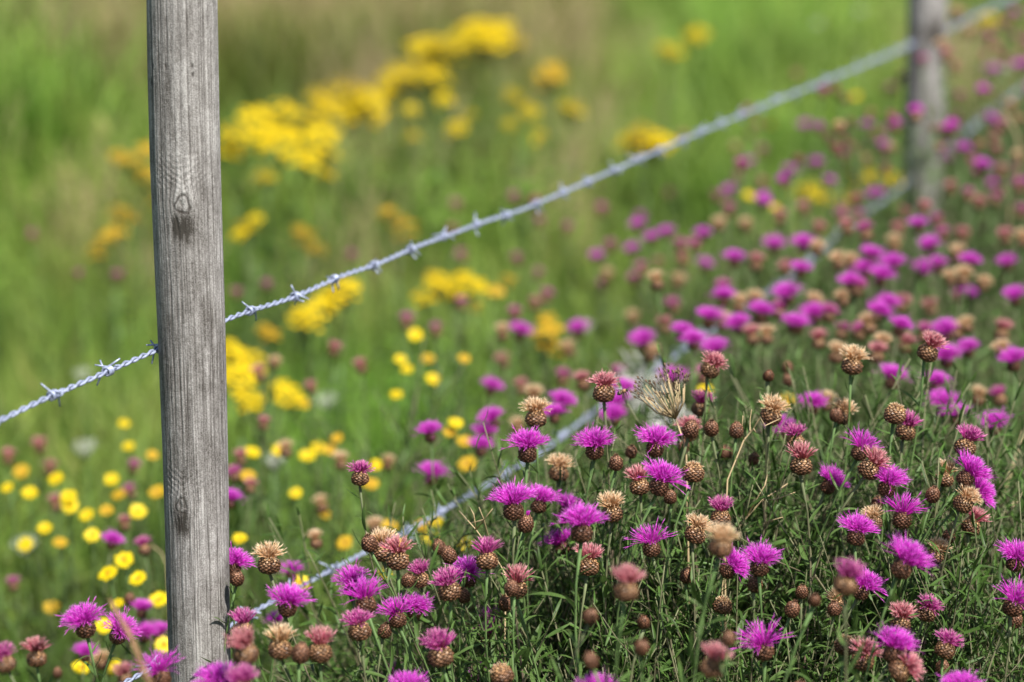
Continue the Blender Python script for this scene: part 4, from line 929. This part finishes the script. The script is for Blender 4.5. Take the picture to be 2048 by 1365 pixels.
def bee():
    c = W(1246, 783, 3.06); root = empty('honeybee', c); tag(root, 'small brown bee flying before the white wool, right of a rose tuft', 'bee')
    M_bee, n, l, bs, out = newmat('bee_body'); tc = n.new('ShaderNodeTexCoord'); sx = n.new('ShaderNodeSeparateXYZ'); l.new(tc.outputs['Object'], sx.inputs[0])
    mr = n.new('ShaderNodeMapRange'); mr.inputs[1].default_value = -.0080; mr.inputs[2].default_value = .0065; l.new(sx.outputs[0], mr.inputs[0])
    rp = ramp(n, [(0, (.02, .015, .012)), (.08, (.05, .035, .02)), (.12, (.35, .28, .2)), (.18, (.03, .02, .02)), (.28, (.04, .03, .02)), (.32, (.35, .27, .18)), (.38, (.05, .03, .02)), (.5, (.2, .11, .05)), (.55, (.38, .22, .10)), (.80, (.33, .19, .09)), (.86, (.04, .03, .02)), (1, (.05, .035, .025))]); rp.color_ramp.interpolation = 'LINEAR'
    l.new(mr.outputs[0], rp.inputs[0]); l.new(rp.outputs[0], bs.inputs['Base Color']); bs.inputs['Roughness'].default_value = .6
    q = Matrix.Rotation(rad(-28), 4, 'Y') @ Matrix.Rotation(rad(-18), 4, 'Z')
    mb = MB(); xs = [-.008, -.0075, -.006, -.0045, -.003, -.0015, -.0008, 0, .0015, .003, .0038, .0042, .005, .006, .0065]; rs = [.0002, .001, .0020, .0024, .0023, .0016, .0009, .0016, .0023, .0019, .0010, .0014, .0017, .0012, .0003]
    mb.tube([Vector((x, 0, -abs(x) * .08)) for x in xs], rs, 12); ob('body', mb.mesh('body', M_bee), root, q)
    for s in (-1, 1):
        for L, w, a in ((.0090, .0015, 35), (.0062, .0011, 70)):
            wm = MB(); ids = []
            for i in range(6):
                u = i / 5; ww = w * math.sin(math.pi * (u * .85 + .1)); x = -.0 - L * u * math.cos(rad(a)); y = s * L * u * math.sin(rad(a)); ids.append((wm.vert((x - ww, y, .0022 + .003 * u)), wm.vert((x + ww, y, .0022 + .0034 * u))))
            for A, B in zip(ids, ids[1:]): wm.face(A[0], A[1], B[1], B[0])
            ob('wing', wm.mesh('wing', M_wing), root, q)
        for x, k in ((-.0003, -.6), (.001, 0), (.0025, .6)):
            lm = MB(); lm.tube([Vector((x, s * .001, -.0015)), Vector((x + k * .002, s * .003, -.003)), Vector((x + k * .003 - .001, s * .0028, -.0058)), Vector((x + k * .003 - .002, s * .0026, -.0078))], [.0004, .0004, .00035, .0002], 5); ob('leg', lm.mesh('leg', M_seed), root, q)
        am = MB(); am.tube([Vector((.0062, s * .0006, .0006)), Vector((.0078, s * .0012, .0012)), Vector((.0092, s * .0015, .0002))], .00018, 4); ob('antenna', am.mesh('antenna', M_seed), root, q)
M_wing, n, l, bs, out = newmat('bee_wing'); bs.inputs['Base Color'].default_value = (.6, .6, .62, 1); bs.inputs['Alpha'].default_value = .35; bs.inputs['Roughness'].default_value = .25
bee()

# ------------------------------------------------------------------ masses nobody could count: instances of geometry the object itself holds
def scatter(name, variants, mats, pts, label):
    """variants: MBs; pts: (x, y, z, variant, rx, ry, rz, scale, dry, lum)"""
    mb = MB(); pid = []
    for k, v in enumerate(variants):
        mb.add(v, Matrix()); pid += [k + 1] * len(v.v)
    nv = len(mb.v)
    me = bpy.data.meshes.new(name); me.from_pydata(mb.v + [p[:3] for p in pts], [], mb.f)
    for mm in mats: me.materials.append(mm)
    me.polygons.foreach_set('material_index', mb.m); me.polygons.foreach_set('use_smooth', [True] * len(mb.f))
    def at(nm, typ, vals, key='value'):
        a = me.attributes.new(nm, typ, 'POINT'); a.data.foreach_set(key, vals)
    P = np.array(pts, dtype=np.float32); z = [0.0] * nv
    at('t', 'FLOAT', mb.t + [0.0] * len(pts)); at('pid', 'INT', pid + [0] * len(pts)); at('vi', 'INT', [0] * nv + [int(p[3]) for p in pts])
    at('rot', 'FLOAT_VECTOR', np.concatenate([np.zeros(nv * 3, np.float32), P[:, 4:7].reshape(-1)]), 'vector')
    at('scl', 'FLOAT', z + P[:, 7].tolist()); at('dry', 'FLOAT', z + P[:, 8].tolist()); at('lum', 'FLOAT', z + P[:, 9].tolist())
    me.update(); o = ob(name, me); tag(o, label, 'vegetation', None, 'stuff')
    ng = bpy.data.node_groups.new(name, 'GeometryNodeTree'); ng.interface.new_socket('Geometry', in_out='INPUT', socket_type='NodeSocketGeometry'); ng.interface.new_socket('Geometry', in_out='OUTPUT', socket_type='NodeSocketGeometry')
    N = ng.nodes; L = ng.links; gi = N.new('NodeGroupInput'); go = N.new('NodeGroupOutput')
    def attr(nm, typ):
        a = N.new('GeometryNodeInputNamedAttribute'); a.data_type = typ; a.inputs['Name'].default_value = nm; return next(s for s in a.outputs if s.enabled and s.name == 'Attribute')
    pidn = attr('pid', 'INT'); join = N.new('GeometryNodeJoinGeometry')
    def sep(k):
        c = N.new('FunctionNodeCompare'); c.data_type = 'INT'; c.operation = 'EQUAL'
        ins = [s for s in c.inputs if s.enabled]; L.new(pidn, ins[0]); ins[1].default_value = k
        s = N.new('GeometryNodeSeparateGeometry'); s.domain = 'POINT'; L.new(gi.outputs[0], s.inputs['Geometry']); L.new(c.outputs[0], s.inputs['Selection']); return s.outputs['Selection']
    for k in range(len(variants), 0, -1):
        gti = N.new('GeometryNodeGeometryToInstance'); L.new(sep(k), gti.inputs[0]); L.new(gti.outputs[0], join.inputs[0])
    iop = N.new('GeometryNodeInstanceOnPoints'); L.new(sep(0), iop.inputs['Points']); L.new(join.outputs[0], iop.inputs['Instance']); iop.inputs['Pick Instance'].default_value = True
    L.new(attr('vi', 'INT'), iop.inputs['Instance Index']); L.new(attr('scl', 'FLOAT'), iop.inputs['Scale']); L.new(attr('rot', 'FLOAT_VECTOR'), iop.inputs['Rotation']); L.new(iop.outputs[0], go.inputs[0])
    md = o.modifiers.new('scatter', 'NODES'); md.node_group = ng
    return o
def blade(mb, base, az, L, w, lean, arch, r, n=3, m=0):
    o = Vector((math.cos(az), math.sin(az), 0)); s = Vector((-o.y, o.x, 0)) ; p = Vector(base); a = lean; ids = []
    s = s * math.cos(.6) + o * r.uniform(-.5, .5)
    for i in range(n + 1):
        u = i / n; ww = w * .5 * (1 - u ** 1.6) * (.6 + .4 * min(1, u * 4)) + .0001
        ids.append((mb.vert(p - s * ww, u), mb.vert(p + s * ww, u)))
        p = p + (o * math.sin(a) + Vector((0, 0, math.cos(a)))) * L / n; a += arch / n
    for A, B in zip(ids, ids[1:]): mb.face(A[0], A[1], B[1], B[0], m=m)
def tuft(seed, n, Lr, wr, foot, m=0):
    r = random.Random(seed); mb = MB()
    for i in range(n):
        a = r.uniform(0, 6.28); q = foot * math.sqrt(r.random()); blade(mb, (q * math.cos(a), q * math.sin(a), 0), r.uniform(0, 6.28), r.uniform(*Lr), r.uniform(*wr), r.uniform(.02, .5), r.uniform(.3, 1.6), r, m=m)
    return mb
def herb(seed):
    r = random.Random(seed); mb = tuft(seed, 16, (.12, .3), (.003, .006), .12)
    for k in range(26):
        a = r.uniform(0, 6.28); L = r.uniform(.04, .09); z = r.uniform(.03, .24); mb.add(LEAFMB[r.randrange(8)], leaf_matrix(Vector((r.uniform(-.1, .1), r.uniform(-.1, .1), z)), Vector((math.cos(a), math.sin(a), r.uniform(.1, .9))), L) @ Matrix.Diagonal((1.9, 1, 1, 1)), 0)
    return mb
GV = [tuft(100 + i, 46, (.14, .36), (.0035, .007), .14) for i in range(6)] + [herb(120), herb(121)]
def seedstalk(seed):
    r = random.Random(seed); mb = MB()
    for i in range(16):
        a = r.uniform(0, 6.28); q = .13 * math.sqrt(r.random()); az = r.uniform(0, 6.28); L = r.uniform(.40, .70); o = Vector((math.cos(az), math.sin(az), 0)); b = Vector((q * math.cos(a), q * math.sin(a), 0))
        e = b + Vector((0, 0, L)) + o * r.uniform(.02, .16); m_ = b + Vector((0, 0, L * .6)) + o * .02; mb.tube([b, m_, e], [.0011, .0009, .0007], 3, cap=False)
        for k in range(16):
            u = k / 16; p = m_.lerp(e, .35 + .65 * u); d = (e - m_).normalized() + Vector((r.uniform(-1, 1), r.uniform(-1, 1), r.uniform(-.2, .4))) * .7; d.normalize(); mb.tube([p, p + d * .010, p + d * .020 * (1.1 - u)], [.0005, .0022, .0002], 3, cap=False)
    return mb
SV = [seedstalk(140 + i) for i in range(4)]
# real patches of paler, drier, fresher or duller growth: where, how wide, dryness, brightness
PATCH = []
for px, py, wx, wy, dry, lum in [(230, 120, 130, 60, .70, .42), (180, 60, 150, 50, .45, .75), (60, 110, 80, 30, .2, .45), (620, 40, 200, 70, .75, 1.0), (520, 175, 130, 45, .45, .55), (700, 150, 120, 50, .5, .8), (820, 30, 160, 40, .65, 1.0), (1110, 60, 130, 70, .62, 1.05), (1230, 150, 90, 90, .45, 1.0), (1560, 60, 260, 110, .02, 1.35), (1380, 200, 160, 70, .1, 1.2), (1620, 180, 130, 60, .15, 1.0), (70, 330, 180, 120, .12, 1.25), (60, 210, 110, 50, .1, 1.05), (480, 205, 80, 35, .0, 1.3), (30, 430, 100, 40, .1, .85), (180, 420, 120, 60, .35, 1.2), (860, 330, 160, 90, .4, .95), (720, 380, 120, 60, .3, 1.15), (600, 410, 120, 50, .05, .9), (80, 600, 130, 90, .2, .8), (250, 700, 120, 80, .15, 1.05), (830, 840, 120, 60, .0, 1.5), (760, 760, 90, 60, .05, 1.2), (60, 800, 100, 60, .2, .9), (950, 440, 120, 60, .2, 1.2), (1080, 330, 120, 70, .3, .75), (880, 430, 90, 70, .2, 1.1), (1900, 150, 160, 120, .5, .9), (90, 1200, 120, 90, .3, .8), (700, 980, 140, 80, .05, 1.15)]:
    d = depth_for(py, .25); c = W(px, py, d); dz = abs(dz_at(py)); PATCH.append((c.x, c.y, wx / F * d, wy / F * d / dz, dry, lum))
def soil(x, y):
    n1 = noise.noise(Vector((x * .9, y * .35, 3))); n2 = noise.noise(Vector((x * 2.6, y * 1.1, 9)))
    dry, lum, w = .14 + .3 * n1 + .25 * n2, .95 + .55 * n2 + .3 * n1 + .5 * noise.noise(Vector((x * 5, y * 2.2, 21))), 1.0
    for cx, cy, ax_, ay_, dd, ll in PATCH:
        g_ = math.exp(-((x - cx) / ax_) ** 2 - ((y - cy) / ay_) ** 2) * 7
        dry += g_ * dd; lum += g_ * ll; w += g_
    st = noise.noise(Vector((x * 4.5, y * .9, 40))); return max(0, min(1, dry / w + .35 * st + R.uniform(-.12, .12))), 1.08 * max(.32, lum / w * (1 + .55 * n2 + .5 * st)) * R.uniform(.8, 1.2)
pts = []; spts = []
def rightness(x, y): return x - (0.4036 * y / math.cos(PITCH) * .985 - 1.50)
y = 1.2
while y < 30:
    half = .19 * y + 1.3; step = .085 if y < 6 else .11 if y < 12 else .16
    x = -half
    while x < half:
        xx, yy = x + R.uniform(-.06, .06), y + R.uniform(-.06, .06); dr, lm = soil(xx, yy)
        rt = rightness(xx, yy)
        hs = R.uniform(.7, 1.25) * (1.15 if dr > .5 else 1)
        if yy < 3.2 and xx < .1: hs *= .9
        if yy > 7.5: hs *= 1 + max(0, noise.noise(Vector((xx * 1.3, yy * 1.1, 60)))) * 2.4
        v = R.randrange(8) if yy < 9 else R.randrange(6)
        pts.append((xx, yy, -.005, v, R.uniform(-.15, .15), R.uniform(-.15, .15), R.uniform(0, 6.28), hs, dr, lm))
        if yy > 6.5 and dr > .30 and R.random() < (dr - .22) * 1.0: spts.append((xx, yy, 0, R.randrange(4), R.uniform(-.1, .1), R.uniform(-.1, .1), R.uniform(0, 6.28), R.uniform(.6, 1.0) * (.8 if yy < 9 else 1), .3 + .5 * dr, lm))
        x += step
    y += step
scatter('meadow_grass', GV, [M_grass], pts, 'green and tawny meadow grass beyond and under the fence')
scatter('dry_grass', SV, [M_straw], spts, 'tall tawny seeding grass in patches far behind the ragwort')

def shoot(seed, H=.30):
    """a leafy side shoot of knapweed"""
    r = random.Random(seed); mb = MB(); P = [Vector((0, 0, 0))]; d = Vector((r.uniform(-.15, .15), r.uniform(-.15, .15), 1))
    for k in range(7): d += Vector((r.uniform(-.08, .08), r.uniform(-.08, .08), 0)); P.append(P[-1] + d.normalized() * H / 7)
    mb.tube(P, [.0016 - .00013 * i for i in range(8)], 4, m=1)
    for q in range(3):
        i = 2 + q; az = r.uniform(0, 6.28); dd = Vector((math.cos(az), math.sin(az), 1.4)).normalized(); e = P[i] + dd * H * .38; mb.tube([P[i], P[i].lerp(e, .5) + Vector((math.cos(az), math.sin(az), 0)) * .006, e], [.0009, .0008, .0006], 3, m=1)
        for k in range(7):
            a2 = k * 2.4; mb.add(LEAFMB[r.randrange(8)], leaf_matrix(P[i].lerp(e, .2 + .13 * k), Vector((math.cos(a2), math.sin(a2), r.uniform(.4, 1.6))), r.uniform(.016, .030)), 0)
    for k in range(24):
        f = 6.99 * (k / 23) ** .8; i = int(f); p = P[i].lerp(P[i + 1], f - i); az = k * 2.4 + r.uniform(-.5, .5); L = r.uniform(.6, 1.35) * (.054 - .032 * k / 23)
        mb.add(LEAFMB[r.randrange(8)], leaf_matrix(p, Vector((math.cos(az), math.sin(az), r.uniform(.25, 1.5))), L), 0)
    return mb
KV = [shoot(200 + i) for i in range(8)]
def top_h(x, y):
    """how high the leafy mass stands"""
    d = y / math.cos(PITCH) * .99
    if d < 3.6:      # the near clump
        h = np.interp(x, [-.75, -.34, -.20, -.05, .05, .25, .45, .60, .9], [.40, .52, .60, .68, .735, .77, .79, .74, .70]) - max(0, d - 3.25) * .8
        return float(h)
    return float(np.interp(d, [3.6, 4.2, 5, 6, 7.5, 9], [.50, .60, .62, .62, .64, .5]))
kp = []
for i in range(2200):
    d = 2.45 + 1.05 * R.random(); x = R.uniform(-.36, .8) ; 
    if x < -.05 and R.random() < (-.05 - x) * 2.2: continue
    H = top_h(x, d) + min(.03, (d - 3.1) * .6); z = H - .24 - abs(R.gauss(0, .13)) + (.08 * R.random() if R.random() < .4 else 0)
    s = R.uniform(.7, 1.1); lean = R.uniform(-.5, .5) ; kp.append((x, d, max(-.02, z), R.randrange(8), R.uniform(-.55, .55), lean, R.uniform(0, 6.28), s, 0, 1))
scatter('knapweed_foliage', KV, [M_fol, M_folstem], kp, 'tangled narrow green leaves and stems filling the near knapweed clump')
kf = []
for i in range(5200):
    d = 3.4 + 5.2 * R.random() ** .8; xf = fence_x(d); w = .19 * d + .5; x = R.uniform(xf - .35, w)
    if x > w: continue
    if x < xf and R.random() < .75: continue
    H = top_h(x, d) + noise.noise(Vector((x * 3, d * 2, 0))) * .12; kf.append((x, d, max(0, H - .28 - abs(R.gauss(0, .16))), R.randrange(8), R.uniform(-.4, .4), R.uniform(-.4, .4), R.uniform(0, 6.28), R.uniform(.8, 1.3), 0, 1))
scatter('drift_foliage', KV, [M_fol, M_folstem], kf, 'blurred green leaf mass of the knapweed drift behind the clump')

# the far part of the drift: heads too many and too blurred to tell one from another
def far_head(inv, fl, seed, mi, mf):
    r = random.Random(seed); mb = MB(); mb.lathe([(0.0001, 0), (.0075, .003), (.0105, .009), (.0085, .015), (.0045, .0185), (0, .019)], 8, .55, m=mi)
    if fl is not None:
        for i in range(46):
            u = (i + .5) / 46; az = i * 2.4; o = Vector((math.cos(az), math.sin(az), 0)); pol = rad(fl[0]) * u ** .75; L = fl[1]
            dr = Vector((0, 0, 1)) * math.cos(pol) + o * math.sin(pol); s = dr.orthogonal().normalized() * .0013; b = Vector((0, 0, .016)) + o * .003 * u
            i0 = mb.vert(b, .2); i1 = mb.vert(b + dr * L * .6 - s, .6); i2 = mb.vert(b + dr * L, .95); i3 = mb.vert(b + dr * L * .6 + s, .6); mb.face(i0, i1, i2, i3, m=mf)
    st = MB(); st.tube([Vector((r.uniform(-.04, .04), r.uniform(-.04, .04), -.5)), Vector((r.uniform(-.02, .02), 0, -.2)), Vector((0, 0, 0))], .0014, 4, m=5); mb.add(st, Matrix())
    for k in range(7):
        az = k * 2.4; mb.add(LEAFMB[r.randrange(8)], leaf_matrix(Vector((0, 0, -.03 - .035 * k)), Vector((math.cos(az), math.sin(az), .6)), .035 + .004 * k), 6)
    return mb
fv = [far_head(0, (95, .019), 1, 0, 1), far_head(0, (80, .019), 2, 0, 1), far_head(0, (60, .0155), 3, 0, 2), far_head(0, (60, .0155), 4, 0, 3), far_head(0, (60, .015), 5, 0, 4), far_head(0, None, 6, 0, 1)]
fp = []
def drift(n, xr, yr, hr, dens=1.0):
    for i in range(n):
        d = R.uniform(*yr); x = xr[0](d) + R.random() * (xr[1](d) - xr[0](d))
        h = R.uniform(*hr); px, py, _ = PX((x, d, h))
        if py > 470 or px < 1400 and d < 5.4: continue
        fp.append((x, d, h, R.choice([0, 1, 2, 2, 3, 3, 4, 5, 5]), R.uniform(-.25, .25), R.uniform(-.25, .25), R.uniform(0, 6), R.uniform(.75, 1.0), 0, 1))
drift(330, (lambda d: fence_x(d) - .1, lambda d: .19 * d + .5), (4.9, 8.5), (.60, .93))
drift(70, (lambda d: fence_x(d) - .9, lambda d: fence_x(d)), (5.4, 7.2), (.45, .68))
fp = fp[:330]
scatter('knapweed_drift', fv, [M_inv, M_bloom, M_fademag, M_rose, M_tan, M_stem, M_leaf], fp, 'haze of far blurred knapweed heads around the far post')
